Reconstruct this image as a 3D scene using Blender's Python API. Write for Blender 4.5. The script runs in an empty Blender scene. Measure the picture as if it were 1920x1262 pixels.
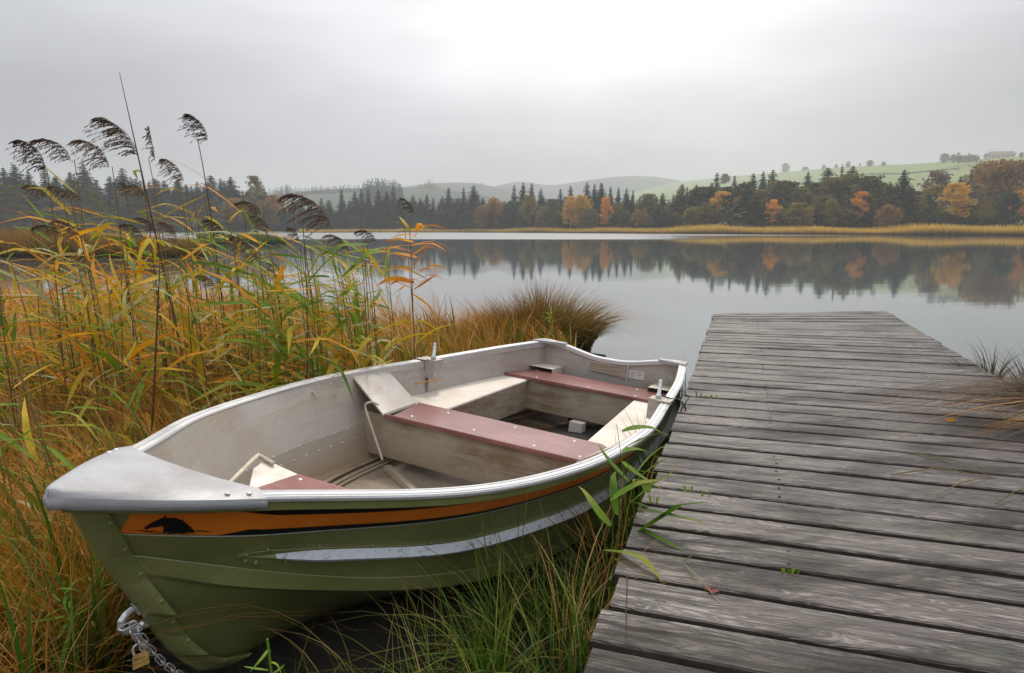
import bpy, math, random
import numpy as np
from mathutils import Vector, Matrix
rnd = random.Random(7)
NR = np.random.RandomState(11)
SC = bpy.context.scene
COL = SC.collection

# ---------------------------------------------------------------- camera, sky, sun, exposure
CZ = 1.6
F = 1280.0
PITCH = math.atan(203.0 / F)
cam_d = bpy.data.cameras.new("camera")
cam = bpy.data.objects.new("camera", cam_d)
COL.objects.link(cam)
cam.location = (0, 0, CZ)
cam.rotation_euler = (math.pi / 2 - PITCH, 0, 0)
cam_d.sensor_width = 36
cam_d.lens = 24
cam_d.clip_start = 0.05
cam_d.clip_end = 8000
SC.camera = cam

SUN_EL = math.radians(52)
SUN_AZ = math.radians(7)      # to the right of straight ahead (+Y)
world = bpy.data.worlds.new("World")
SC.world = world
world.use_nodes = True
W = world.node_tree
W.nodes.clear()
def wn(t, **k):
    n = W.nodes.new(t)
    for a, b in k.items():
        setattr(n, a, b)
    return n
w_out = wn('ShaderNodeOutputWorld')
w_bg = wn('ShaderNodeBackground'); w_bg.inputs['Strength'].default_value = 0.15
sky = wn('ShaderNodeTexSky', sky_type='NISHITA', sun_disc=False)
sky.sun_elevation = SUN_EL; sky.sun_rotation = SUN_AZ
sky.air_density = 1.0; sky.dust_density = 4.0
tc = wn('ShaderNodeTexCoord')
sep = wn('ShaderNodeSeparateXYZ'); W.links.new(tc.outputs['Generated'], sep.inputs[0])
def wmath(op, a, b=None, c=None):
    n = wn('ShaderNodeMath', operation=op)
    for i, v in enumerate((a, b, c)):
        if v is None: continue
        if isinstance(v, (int, float)): n.inputs[i].default_value = v
        else: W.links.new(v, n.inputs[i])
    return n.outputs[0]
# overcast sky: luminance rises from the horizon to the zenith, brighter round the veiled sun
zc = wmath('MAXIMUM', sep.outputs['Z'], 0.0)
over = wmath('MULTIPLY_ADD', zc, 1.65, 0.245)
GEL = math.radians(30)
sd = Vector((math.sin(SUN_AZ) * math.cos(SUN_EL), math.cos(SUN_AZ) * math.cos(SUN_EL), math.sin(SUN_EL)))
dot = wn('ShaderNodeVectorMath', operation='DOT_PRODUCT')
W.links.new(tc.outputs['Generated'], dot.inputs[0]); dot.inputs[1].default_value = (math.sin(SUN_AZ) * math.cos(GEL), math.cos(SUN_AZ) * math.cos(GEL), math.sin(GEL))   # where the cloud is thinnest
d0 = wmath('MAXIMUM', dot.outputs['Value'], 0.0)
lobe = wmath('POWER', d0, 8.0)
lob = wmath('MULTIPLY', lobe, 1.15)
lum = wmath('ADD', over, lob)
# soft, stretched cloud banks
mp = wn('ShaderNodeMapping'); mp.inputs['Scale'].default_value = (1.3, 1.3, 4.2)
W.links.new(tc.outputs['Generated'], mp.inputs[0])
nz = wn('ShaderNodeTexNoise'); nz.inputs['Scale'].default_value = 1.9; nz.inputs['Detail'].default_value = 5; nz.inputs['Roughness'].default_value = 0.48
W.links.new(mp.outputs[0], nz.inputs['Vector'])
cl = wn('ShaderNodeMapRange'); cl.inputs['From Min'].default_value = 0.3; cl.inputs['From Max'].default_value = 0.7
cl.inputs['To Min'].default_value = 0.80; cl.inputs['To Max'].default_value = 1.16
W.links.new(nz.outputs['Fac'], cl.inputs[0])
lum2 = wmath('MULTIPLY', lum, cl.outputs[0])
tint = wn('ShaderNodeMix', data_type='RGBA')
tint.inputs['A'].default_value = (0.93, 0.95, 1.02, 1); tint.inputs['B'].default_value = (1.0, 0.985, 0.965, 1)
W.links.new(lobe, tint.inputs['Factor'])
cloud = wn('ShaderNodeVectorMath', operation='SCALE')
W.links.new(tint.outputs['Result'], cloud.inputs[0]); 
lum3 = wmath('MULTIPLY', lum2, 4.4)
W.links.new(lum3, cloud.inputs['Scale'])
skym = wn('ShaderNodeMix', data_type='RGBA'); skym.inputs['Factor'].default_value = 0.95
W.links.new(sky.outputs[0], skym.inputs['A']); W.links.new(cloud.outputs[0], skym.inputs['B'])
W.links.new(skym.outputs['Result'], w_bg.inputs['Color'])
W.links.new(w_bg.outputs[0], w_out.inputs[0])

sun_d = bpy.data.lights.new("sun", 'SUN')
sun_d.energy = 1.5
sun_d.angle = math.radians(10)
sun_d.color = (1.0, 0.90, 0.75)
sun = bpy.data.objects.new("sun", sun_d)
COL.objects.link(sun)
sun.rotation_euler = (-sd).to_track_quat('-Z', 'Y').to_euler()

SC.view_settings.view_transform = 'Standard'
SC.view_settings.look = 'None'
SC.view_settings.exposure = 0.24
SC.view_settings.gamma = 1.0
SC.view_settings.use_curve_mapping = False
SC.cycles.use_denoising = True
SC.cycles.max_bounces = 6
SC.cycles.transparent_max_bounces = 6
SC.cycles.volume_bounces = 1
SC.cycles.sample_clamp_indirect = 4.0

WZ = 0.08          # water level
# ---------------------------------------------------------------- helpers
def at(px, py, Y):
    """point of the place seen at photograph pixel (px,py), Y metres ahead"""
    v = py - 631.0
    x = px - 960.0
    a = F * math.cos(PITCH) - v * math.sin(PITCH)
    b = v * math.cos(PITCH) + F * math.sin(PITCH)
    return Vector((x / a * Y, Y, CZ - b / a * Y))

def on_plane(px, py, z):
    v = py - 631.0
    x = px - 960.0
    a = F * math.cos(PITCH) - v * math.sin(PITCH)
    b = v * math.cos(PITCH) + F * math.sin(PITCH)
    Y = (CZ - z) * a / b
    return Vector((x / a * Y, Y, z))

def tag(o, label=None, cat=None, group=None, kind=None):
    if label: o['label'] = label
    if cat: o['category'] = cat
    if group: o['group'] = group
    if kind: o['kind'] = kind
    return o

def mesh_np(name, verts, faces, mats=None, uvs=None, smooth=False, attr=None, midx=None):
    """verts (n,3) array, faces: list of tuples or (m,k) int array"""
    me = bpy.data.meshes.new(name)
    verts = np.asarray(verts, dtype=np.float32)
    if isinstance(faces, np.ndarray):
        m, k = faces.shape
        me.vertices.add(len(verts)); me.vertices.foreach_set('co', verts.ravel())
        me.loops.add(m * k); me.loops.foreach_set('vertex_index', faces.astype(np.int32).ravel())
        me.polygons.add(m)
        me.polygons.foreach_set('loop_start', np.arange(0, m * k, k, dtype=np.int32))
        if smooth: me.polygons.foreach_set('use_smooth', np.ones(m, dtype=bool))
        me.update(calc_edges=True)
    else:
        me.from_pydata([tuple(v) for v in verts], [], faces)
        if smooth: me.polygons.foreach_set('use_smooth', np.ones(len(me.polygons), dtype=bool))
        me.update()
    if midx is not None: me.polygons.foreach_set('material_index', np.asarray(midx, dtype=np.int32))
    if attr is not None:
        ca = me.color_attributes.new('tint', 'FLOAT_COLOR', 'POINT')
        a4 = np.ones((len(verts), 4), dtype=np.float32); a4[:, :attr.shape[1]] = attr
        ca.data.foreach_set('color', a4.ravel())
    for m_ in (mats if isinstance(mats, (list, tuple)) else [mats]):
        if m_: me.materials.append(m_)
    return me

def obj(name, me, parent=None, loc=None, rot=None, scale=None):
    o = bpy.data.objects.new(name, me)
    COL.objects.link(o)
    if parent: o.parent = parent
    if loc is not None: o.location = loc
    if rot is not None: o.rotation_euler = rot
    if scale is not None: o.scale = scale if hasattr(scale, '__len__') else (scale,) * 3
    return o

def empty(name, loc=(0, 0, 0), rz=0.0, parent=None):
    o = bpy.data.objects.new(name, None)
    COL.objects.link(o)
    o.location = loc; o.rotation_euler = (0, 0, rz)
    o.empty_display_size = 0.1
    if parent: o.parent = parent
    return o

class MB:
    """collects shapes into one mesh"""
    def __init__(s): s.v = []; s.f = []
    def add(s, vs, fs):
        n = len(s.v); s.v += [tuple(v) for v in vs]; s.f += [tuple(i + n for i in f) for f in fs]
    def box(s, c, size, M=None):
        x, y, z = [a / 2 for a in size]
        vs = [Vector(c) + Vector((sx * x, sy * y, sz * z)) for sz in (-1, 1) for sy in (-1, 1) for sx in (-1, 1)]
        if M: vs = [M @ v for v in vs]
        s.add(vs, [(0, 2, 3, 1), (4, 5, 7, 6), (0, 1, 5, 4), (2, 6, 7, 3), (0, 4, 6, 2), (1, 3, 7, 5)])
    def hexa(s, b, t):
        """bottom quad and top quad (same order)"""
        s.add(list(b) + list(t), [(3, 2, 1, 0), (4, 5, 6, 7), (0, 1, 5, 4), (1, 2, 6, 5), (2, 3, 7, 6), (3, 0, 4, 7)])
    def tube(s, pts, r, n=8, cap=True, closed=False):
        pts = [Vector(p) for p in pts]; m = len(pts); base = len(s.v); up = Vector((0.13, 0.27, 0.95))
        rr = r if hasattr(r, '__len__') else [r] * m
        prev = None
        for i, p in enumerate(pts):
            if closed: d = (pts[(i + 1) % m] - pts[i - 1])
            else: d = pts[min(i + 1, m - 1)] - pts[max(i - 1, 0)]
            d.normalize()
            a = (prev if prev is not None else up); a = a - d * a.dot(d)
            if a.length < 1e-4: a = Vector((1, 0, 0)) - d * d.x
            a.normalize(); b = d.cross(a); prev = a
            for k in range(n):
                t = 2 * math.pi * k / n
                s.v.append(tuple(p + (a * math.cos(t) + b * math.sin(t)) * rr[i]))
        for i in range(m if closed else m - 1):
            j = (i + 1) % m
            for k in range(n):
                k2 = (k + 1) % n
                s.f.append((base + i * n + k, base + i * n + k2, base + j * n + k2, base + j * n + k))
        if cap and not closed:
            s.f.append(tuple(base + k for k in range(n))[::-1]); s.f.append(tuple(base + (m - 1) * n + k for k in range(n)))
    def dome(s, c, nrm, r, h=None):
        """small rivet head"""
        nrm = Vector(nrm).normalized(); a = nrm.orthogonal().normalized(); b = nrm.cross(a); h = h or r * .6; c = Vector(c)
        vs = []
        for rr, hh in ((1.0, 0), (.75, .65)):
            for k in range(6):
                t = k * math.pi / 3; vs.append(c + (a * math.cos(t) + b * math.sin(t)) * r * rr + nrm * h * hh)
        vs.append(c + nrm * h)
        fs = [(k, (k + 1) % 6, 6 + (k + 1) % 6, 6 + k) for k in range(6)] + [(6 + k, 6 + (k + 1) % 6, 12) for k in range(6)]
        s.add(vs, fs)
    def grid(s, rows, flip=False):
        n = len(s.v); m = len(rows[0])
        for r in rows: s.v += [tuple(p) for p in r]
        for i in range(len(rows) - 1):
            for j in range(m - 1):
                q = (n + i * m + j, n + i * m + j + 1, n + (i + 1) * m + j + 1, n + (i + 1) * m + j)
                s.f.append(q[::-1] if flip else q)
    def build(s, name, mat, parent=None, smooth=False, **k):
        me = bpy.data.meshes.new(name); me.from_pydata(s.v, [], s.f)
        if smooth: me.polygons.foreach_set('use_smooth', np.ones(len(me.polygons), dtype=bool))
        me.update()
        for m_ in (mat if isinstance(mat, (list, tuple)) else [mat]): me.materials.append(m_)
        return obj(name, me, parent, **k)

def smoothstep(a, b, x):
    t = np.clip((x - a) / (b - a), 0, 1); return t * t * (3 - 2 * t)

# ---------------------------------------------------------------- materials
class NT:
    def __init__(s, name):
        s.m = bpy.data.materials.new(name); s.m.use_nodes = True; s.t = s.m.node_tree; s.t.nodes.clear()
        s.out = s.n('ShaderNodeOutputMaterial')
    def n(s, t, ins=None, **k):
        n = s.t.nodes.new(t)
        for a, b in k.items(): setattr(n, a, b)
        for a, b in (ins or {}).items(): s.set(n, a, b)
        return n
    def set(s, n, i, v):
        if isinstance(v, bpy.types.NodeSocket): s.t.links.new(v, n.inputs[i])
        else:
            if isinstance(v, tuple) and len(v) == 3 and n.inputs[i].type == 'RGBA': v = (*v, 1)
            n.inputs[i].default_value = v
    def coord(s, kind='Object', scale=(1, 1, 1), loc=None, rnd_off=False):
        c = s.n('ShaderNodeTexCoord').outputs[kind]
        if rnd_off:
            oi = s.n('ShaderNodeObjectInfo')
            r = s.n('ShaderNodeVectorMath', {0: oi.outputs['Random'], 1: (37.1, 91.7, 13.3)}, operation='MULTIPLY')
            c = s.n('ShaderNodeVectorMath', {0: c, 1: r.outputs[0]}, operation='ADD').outputs[0]
        mp = s.n('ShaderNodeMapping', {'Vector': c, 'Scale': scale})
        if loc: mp.inputs['Location'].default_value = loc
        return mp.outputs[0]
    def noise(s, vec, scale, detail=4, rough=.5, dist=0.0):
        return s.n('ShaderNodeTexNoise', {'Vector': vec, 'Scale': scale, 'Detail': detail, 'Roughness': rough, 'Distortion': dist}).outputs['Fac']
    def ramp(s, fac, stops, interp='LINEAR'):
        r = s.n('ShaderNodeValToRGB', {'Fac': fac}); cr = r.color_ramp; cr.interpolation = interp
        while len(cr.elements) < len(stops): cr.elements.new(0.5)
        for e, (p, c) in zip(cr.elements, stops):
            e.position = p; e.color = (*c, 1) if hasattr(c, '__len__') else (c, c, c, 1)
        return r.outputs['Color']
    def mix(s, f, a, b, mode='MIX'):
        n = s.n('ShaderNodeMix', data_type='RGBA', blend_type=mode)
        s.set(n, 'Factor', f)
        for i, v in (('A', a), ('B', b)): s.set(n, i, v)
        return n.outputs['Result']
    def math(s, op, a, b=None, c=None):
        n = s.n('ShaderNodeMath', operation=op)
        for i, v in enumerate((a, b, c)):
            if v is not None: s.set(n, i, v)
        return n.outputs[0]
    def bump(s, h, strength=.3, dist=.01, normal=None):
        n = s.n('ShaderNodeBump', {'Height': h, 'Strength': strength, 'Distance': dist})
        if normal is not None: s.set(n, 'Normal', normal)
        return n.outputs[0]
    def pbr(s, col, rough=.6, metal=0., normal=None, **k):
        p = s.n('ShaderNodeBsdfPrincipled', {'Base Color': col, 'Roughness': rough, 'Metallic': metal})
        if normal is not None: s.set(p, 'Normal', normal)
        for a, b in k.items(): s.set(p, a.replace('_', ' '), b)
        s.t.links.new(p.outputs[0], s.out.inputs[0]); return p

def mat_simple(name, col, rough=.6, metal=0., var=.25, scale=30, bump=.1, dist=.002):
    t = NT(name); v = t.coord('Object')
    n = t.noise(v, scale, 5)
    c = t.ramp(n, [(.3, tuple(x * (1 - var) for x in col)), (.7, tuple(x * (1 + var) for x in col))])
    t.pbr(c, rough, metal, t.bump(n, bump, dist)); return t.m

def mat_metal(name, base, stain, stain_amt=.5, rough=.42, metal=.75, low=None):
    """weathered aluminium with brown water stains and scratches"""
    t = NT(name); v = t.coord('Object')
    n1 = t.noise(v, 2.2, 5, .6)
    n2 = t.noise(t.coord('Object', (1, 1, 6)), 4, 6, .65, .4)
    n3 = t.noise(t.coord('Object', (3, 3, 26)), 9, 3, .5)
    sp = t.noise(v, 130, 2)
    st = t.ramp(t.math('ADD', t.math('MULTIPLY', n1, .6), t.math('MULTIPLY', n2, .5)), [(.42, 0.), (.66, stain_amt)])
    if low is not None:      # dirt that has settled along the lower part
        z = t.n('ShaderNodeSeparateXYZ', {0: t.n('ShaderNodeTexCoord').outputs['Object']}).outputs['Z']
        zn = t.math('ADD', z, t.math('MULTIPLY_ADD', n2, .22, -.11))
        lo = t.n('ShaderNodeMapRange', {0: zn, 1: low[0], 2: low[1], 3: low[2], 4: 0.0}).outputs[0]
        st = t.math('MAXIMUM', st, lo)
    c = t.mix(st, base, stain)
    c = t.mix(t.ramp(sp, [(.28, .35), (.36, 0.)]), c, (.13, .12, .10))
    sc = t.ramp(t.noise(t.coord('Object', (40, 3, 3), (3, 1, 2)), 9, 2, .7, 1.5), [(.68, 0.), (.74, .35)])
    c = t.mix(sc, c, (.8, .8, .8))
    r = t.n('ShaderNodeMapRange', {0: n2, 1: .3, 2: .75, 3: rough - .08, 4: rough + .25}).outputs[0]
    mt = t.math('MULTIPLY_ADD', st, -metal * .9, metal)
    t.pbr(c, r, mt, t.bump(t.math('ADD', n3, t.math('MULTIPLY', n1, 3.)), .25, .003)); return t.m

M = {}
M['alu_in'] = mat_metal('aluminium_inside', (.55, .53, .49), (.33, .235, .14), .55, .42, .45, (-.52, -.24, .95))
M['alu_rail'] = mat_metal('aluminium_rail', (.74, .745, .75), (.45, .42, .38), .25, .33, .65)
M['alu_panel'] = mat_metal('aluminium_panel', (.74, .70, .64), (.44, .35, .25), .45, .5, .3)
M['alu_wall'] = mat_metal('aluminium_bulkhead', (.52, .455, .37), (.22, .15, .085), .95, .5, .30, (-.50, -.30, .6))
M['alu_floor'] = mat_metal('aluminium_floor', (.34, .29, .22), (.13, .09, .05), .9, .45, .3)
M['cap'] = mat_metal('painted_bow_cap', (.50, .51, .53), (.30, .28, .26), .7, .5, .15)
def mat_green():
    t = NT('olive_green_boat_paint'); v = t.coord('Object')
    n = t.noise(v, 3.0, 5, .6); s = t.noise(v, 90, 3, .6)
    s2 = t.noise(t.coord('Object', (5, 5, 30)), 7, 3, .6)
    c = t.ramp(n, [(.3, (.155, .175, .045)), (.7, (.27, .275, .10))])
    c = t.mix(t.ramp(s, [(.62, 0.), (.7, .45)]), c, (.16, .17, .09))
    c = t.mix(t.ramp(s2, [(.6, 0.), (.8, .35)]), c, (.13, .12, .055))
    t.pbr(c, t.n('ShaderNodeMapRange', {0: s2, 3: .28, 4: .55}).outputs[0], 0., t.bump(n, .12, .006), Coat_Weight=.5, Coat_Roughness=.28); return t.m
M['green'] = mat_green()
def mat_spray():
    t = NT('worn_white_spray_rail'); v = t.coord('Object')
    s = t.noise(v, 60, 5, .7); n = t.noise(t.coord('Object', (1, 6, 6)), 8, 4, .6)
    c = t.ramp(t.math('ADD', t.math('MULTIPLY', s, .6), t.math('MULTIPLY', n, .4)), [(.34, (.22, .24, .23)), (.46, (.62, .65, .70)), (.8, (.78, .80, .84))])
    t.pbr(c, .35, .3, t.bump(s, .15, .002)); return t.m
M['spray'] = mat_spray()
def mat_stripe(name, a, b, chip):
    t = NT(name); v = t.coord('Object')
    n = t.noise(v, 6, 4); s = t.noise(t.coord('Object', (12, 20, 40)), 5, 4, .7)
    c = t.ramp(n, [(.3, a), (.7, b)])
    c = t.mix(t.ramp(s, [(.73, 0.), (.76, .8)]), c, chip)
    t.pbr(c, .4); return t.m
M['orange'] = mat_stripe('orange_stripe_paint', (.80, .19, .012), (.92, .26, .025), (.75, .45, .2))
M['black'] = mat_stripe('black_stripe_paint', (.006, .006, .008), (.012, .012, .014), (.25, .25, .22))
M['white'] = mat_simple('white_pinstripe', (.62, .63, .58), .5, var=.12)
M['label'] = mat_simple('white_plate', (.72, .71, .66), .5, var=.1, scale=20)
M['steel'] = mat_simple('zinc_steel', (.66, .67, .66), .34, .55, .25, 60, .1, .0005)
M['brass'] = mat_simple('brass_padlock', (.72, .45, .14), .42, .75, .25, 50, .15, .0008)
M['ink'] = mat_simple('engraved_lettering', (.05, .03, .01), .8)
M['rubber'] = mat_simple('pale_cord', (.62, .56, .42), .7, var=.2)
M['hull_dark'] = mat_simple('dark_underframe', (.03, .028, .02), .9)
def mat_redwood():
    t = NT('red_brown_seat_board'); v = t.coord('Object')
    n = t.noise(t.coord('Object', (10, 1, 10)), 4, 5, .6); m = t.noise(v, 3, 3)
    c = t.ramp(t.math('ADD', t.math('MULTIPLY', n, .5), t.math('MULTIPLY', m, .5)), [(.35, (.17, .060, .055)), (.52, (.26, .095, .085)), (.68, (.36, .16, .14))])
    d = t.ramp(t.noise(v, 70, 3), [(.64, 0.), (.72, .5)])
    c = t.mix(d, c, (.5, .36, .32))
    t.pbr(c, .32, 0., t.bump(n, .1, .002), Coat_Weight=.35, Coat_Roughness=.25); return t.m
M['redwood'] = mat_redwood()
def mat_plank():
    """silver-grey weathered softwood; grain runs along local X, offset per plank"""
    t = NT('weathered_grey_planks')
    v = t.coord('Object', (1, 1, 1), rnd_off=True)
    warp = t.noise(t.n('ShaderNodeMapping', {'Vector': v, 'Scale': (1.6, 9, 9)}).outputs[0], 1.5, 3, .5)
    wv = t.n('ShaderNodeVectorMath', {0: v, 1: t.n('ShaderNodeVectorMath', {0: warp, 1: (0, .16, .16)}, operation='MULTIPLY').outputs[0]}, operation='ADD').outputs[0]
    g1 = t.noise(t.n('ShaderNodeMapping', {'Vector': wv, 'Scale': (1.2, 60, 30)}).outputs[0], 1.6, 5, .68)
    g2 = t.noise(t.n('ShaderNodeMapping', {'Vector': wv, 'Scale': (6, 190, 60)}).outputs[0], 1.4, 3, .6)
    rings = t.n('ShaderNodeTexWave', {'Vector': t.n('ShaderNodeMapping', {'Vector': wv, 'Scale': (.5, 22, 8)}).outputs[0], 'Scale': 1.6, 'Distortion': 5.0, 'Detail': 3.0, 'Detail Scale': .8}, bands_direction='Y').outputs['Fac']
    saw = t.n('ShaderNodeTexWave', {'Vector': v, 'Scale': 26.0, 'Distortion': 6.0, 'Detail': 2.0}, bands_direction='X').outputs['Fac']
    sawm = t.ramp(t.noise(v, 1.7, 2), [(.5, 0.), (.62, 1.)])
    big = t.noise(v, 1.3, 4, .6)
    oi = t.n('ShaderNodeObjectInfo').outputs['Random']
    gsum = t.math('ADD', t.math('ADD', t.math('MULTIPLY', g1, .62), t.math('MULTIPLY', g2, .22)), t.math('MULTIPLY', rings, .16))
    c = t.ramp(gsum, [(.36, (.006, .004, .003)), (.44, (.028, .020, .015)), (.50, (.078, .060, .048)), (.62, (.205, .170, .145))])
    c = t.mix(t.math('MULTIPLY', t.math('MULTIPLY', saw, sawm), .35), c, (.08, .07, .055))
    # every plank weathered its own shade
    tone = t.n('ShaderNodeMapRange', {0: oi, 3: .60, 4: 1.20}).outputs[0]
    c = t.mix(1.0, c, t.n('ShaderNodeCombineColor', {0: tone, 1: t.math('MULTIPLY', tone, .985), 2: t.math('MULTIPLY', tone, .985)}).outputs[0], 'MULTIPLY')
    # knots
    vo = t.n('ShaderNodeTexVoronoi', {'Vector': t.n('ShaderNodeMapping', {'Vector': v, 'Scale': (1.9, 6.0, .1)}).outputs[0], 'Scale': 1.0, 'Randomness': 1.0})
    kn = t.ramp(vo.outputs['Distance'], [(.05, .95), (.075, .5), (.12, .25), (.17, 0.)])
    c = t.mix(kn, c, (.035, .025, .018))
    ck = t.noise(t.n('ShaderNodeMapping', {'Vector': wv, 'Scale': (1.1, 46, 10)}).outputs[0], 1.0, 2, .4)
    ckm = t.ramp(t.noise(v, 2.3, 2), [(.48, 0.), (.55, 1.)])
    crack = t.math('MULTIPLY', t.ramp(ck, [(.355, 1.), (.375, 0.)]), ckm)
    c = t.mix(crack, c, (.006, .004, .003))
    # damp stains and green algae in patches of the whole deck
    wp = t.n('ShaderNodeNewGeometry').outputs['Position']
    wr = t.n('ShaderNodeMapping', {'Vector': wp, 'Rotation': (0, 0, math.radians(18.7)), 'Scale': (.9, 2.6, 1)}).outputs[0]
    dm = t.ramp(t.noise(wr, 1.7, 5, .6, .3), [(.47, 0.), (.54, .55), (.63, .92)])
    c = t.mix(dm, c, (.022, .016, .011))
    al = t.ramp(t.noise(wr, 2.9, 5, .65), [(.58, 0.), (.72, .5)])
    c = t.mix(al, c, (.085, .10, .045))
    wpale = t.ramp(t.noise(wr, 5.0, 4, .7), [(.6, 0.), (.74, .35)])
    c = t.mix(wpale, c, (.42, .37, .31))
    hgt = t.math('ADD', t.math('ADD', t.math('MULTIPLY', gsum, 1.), t.math('ADD', t.math('MULTIPLY', kn, -.4), t.math('MULTIPLY', crack, -.8))), t.math('MULTIPLY', big, .4))
    rgh = t.n('ShaderNodeMapRange', {0: big, 3: .56, 4: .34}).outputs[0]
    spc = t.n('ShaderNodeMapRange', {0: dm, 3: .75, 4: .25}).outputs[0]
    t.pbr(c, rgh, 0., t.bump(hgt, .75, .009), Specular_IOR_Level=spc); return t.m
M['plank'] = mat_plank()
M['plank_edge'] = mat_simple('plank_edge_painted_shade', (.050, .040, .028), .8, var=.5, scale=25)  # plank sides coloured dark: the shade of the gaps is painted in
M['beam'] = mat_simple('wet_dark_timber', (.045, .036, .026), .8, var=.4, scale=14)

def mat_blade(name, stops, tipcol=None, transl=.30, rough=.55, tpow=2.2):
    """grass blades: tint.r picks the hue of the plant, tint.g runs root to tip"""
    t = NT(name)
    a = t.n('ShaderNodeAttribute', attribute_name='tint')
    s = t.n('ShaderNodeSeparateColor', {0: a.outputs['Color']})
    c = t.ramp(s.outputs[0], stops)
    if tipcol is not None:
        f = t.math('MULTIPLY', t.math('POWER', s.outputs[1], tpow), s.outputs[2])
        c = t.mix(f, c, tipcol)
    root = t.ramp(s.outputs[1], [(0., .92), (.45, 0.)])  # blade feet darkened: shade low among the blades put into the colour
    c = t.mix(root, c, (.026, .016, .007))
    p = t.n('ShaderNodeBsdfPrincipled', {'Base Color': c, 'Roughness': rough, 'Specular IOR Level': .25})
    tr = t.n('ShaderNodeBsdfTranslucent', {'Color': c})
    mx = t.n('ShaderNodeMixShader', {0: transl, 1: p.outputs[0], 2: tr.outputs[0]})
    t.t.links.new(mx.outputs[0], t.out.inputs[0]); return t.m
def mat_leaf(name, c0, c1, transl=.40, rough=.6, scale=3.0, tip=None):
    t = NT(name); oi = t.n('ShaderNodeObjectInfo').outputs['Random']
    n = t.noise(t.coord('Object', (1, 1, 1), rnd_off=True), scale, 3)
    f = t.math('MULTIPLY_ADD', n, .7, t.math('MULTIPLY', oi, .5))
    c = t.ramp(f, [(.25, c0), (.8, c1)])
    if tip:
        x = t.n('ShaderNodeSeparateXYZ', {0: t.n('ShaderNodeTexCoord').outputs['Object']}).outputs['X']
        nn = t.noise(t.coord('Object', (2, 14, 14), rnd_off=True), 4, 4, .7)
        tp = t.n('ShaderNodeMapRange', {0: t.math('ADD', x, t.math('MULTIPLY_ADD', oi, .7, -.35)), 1: .62, 2: .98}).outputs[0]
        c = t.mix(t.math('MULTIPLY', tp, .85), c, tip)
        c = t.mix(t.ramp(nn, [(.60, 0.), (.68, .7)]), c, (.12, .065, .025))
        c = t.mix(t.ramp(t.noise(t.coord('Object', (1, 60, 60), rnd_off=True), 3, 2), [(.4, .25), (.6, 0.)]), c, (.05, .07, .01))
    p = t.n('ShaderNodeBsdfPrincipled', {'Base Color': c, 'Roughness': rough, 'Specular IOR Level': .25})
    tr = t.n('ShaderNodeBsdfTranslucent', {'Color': c})
    mx = t.n('ShaderNodeMixShader', {0: transl, 1: p.outputs[0], 2: tr.outputs[0]})
    t.t.links.new(mx.outputs[0], t.out.inputs[0]); return t.m
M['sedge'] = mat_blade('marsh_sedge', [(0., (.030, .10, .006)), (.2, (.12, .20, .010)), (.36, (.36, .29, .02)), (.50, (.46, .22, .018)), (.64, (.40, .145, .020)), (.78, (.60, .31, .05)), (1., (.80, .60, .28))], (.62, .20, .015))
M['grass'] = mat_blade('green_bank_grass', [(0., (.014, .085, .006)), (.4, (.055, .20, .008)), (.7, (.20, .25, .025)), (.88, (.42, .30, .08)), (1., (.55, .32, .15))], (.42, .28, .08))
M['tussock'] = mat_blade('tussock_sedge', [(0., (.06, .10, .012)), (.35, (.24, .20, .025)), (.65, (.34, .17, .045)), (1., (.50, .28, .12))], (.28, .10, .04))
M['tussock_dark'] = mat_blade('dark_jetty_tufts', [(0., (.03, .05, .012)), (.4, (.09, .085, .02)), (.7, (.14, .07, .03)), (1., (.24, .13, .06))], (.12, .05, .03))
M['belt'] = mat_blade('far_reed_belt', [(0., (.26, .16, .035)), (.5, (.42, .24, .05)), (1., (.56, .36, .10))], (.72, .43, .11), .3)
M['reed_green'] = mat_leaf('reed_leaf_green', (.070, .19, .008), (.27, .40, .02), tip=(.50, .34, .03))
M['reed_yellow'] = mat_leaf('reed_leaf_yellowing', (.42, .38, .015), (.78, .50, .03), tip=(.66, .28, .02))
M['reed_orange'] = mat_leaf('reed_leaf_orange', (.72, .25, .008), (.95, .45, .02), tip=(.55, .20, .03))
M['reed_pale'] = mat_leaf('reed_leaf_pale', (.42, .46, .20), (.68, .64, .36), tip=(.60, .44, .22))
M['reed_stem'] = mat_leaf('reed_stem', (.13, .10, .03), (.26, .19, .07), .15)
M['reed_stem_dark'] = mat_leaf('reed_stem_dark', (.05, .03, .015), (.14, .07, .03), .1)
M['plume'] = mat_leaf('reed_plume', (.060, .038, .028), (.19, .125, .085), .25, .8, 20)
M['herb'] = mat_leaf('herb_leaf', (.10, .24, .02), (.24, .38, .04))
M['bright'] = mat_leaf('young_reed_leaf', (.055, .17, .008), (.22, .36, .03), .45, tip=(.42, .36, .06))

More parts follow.
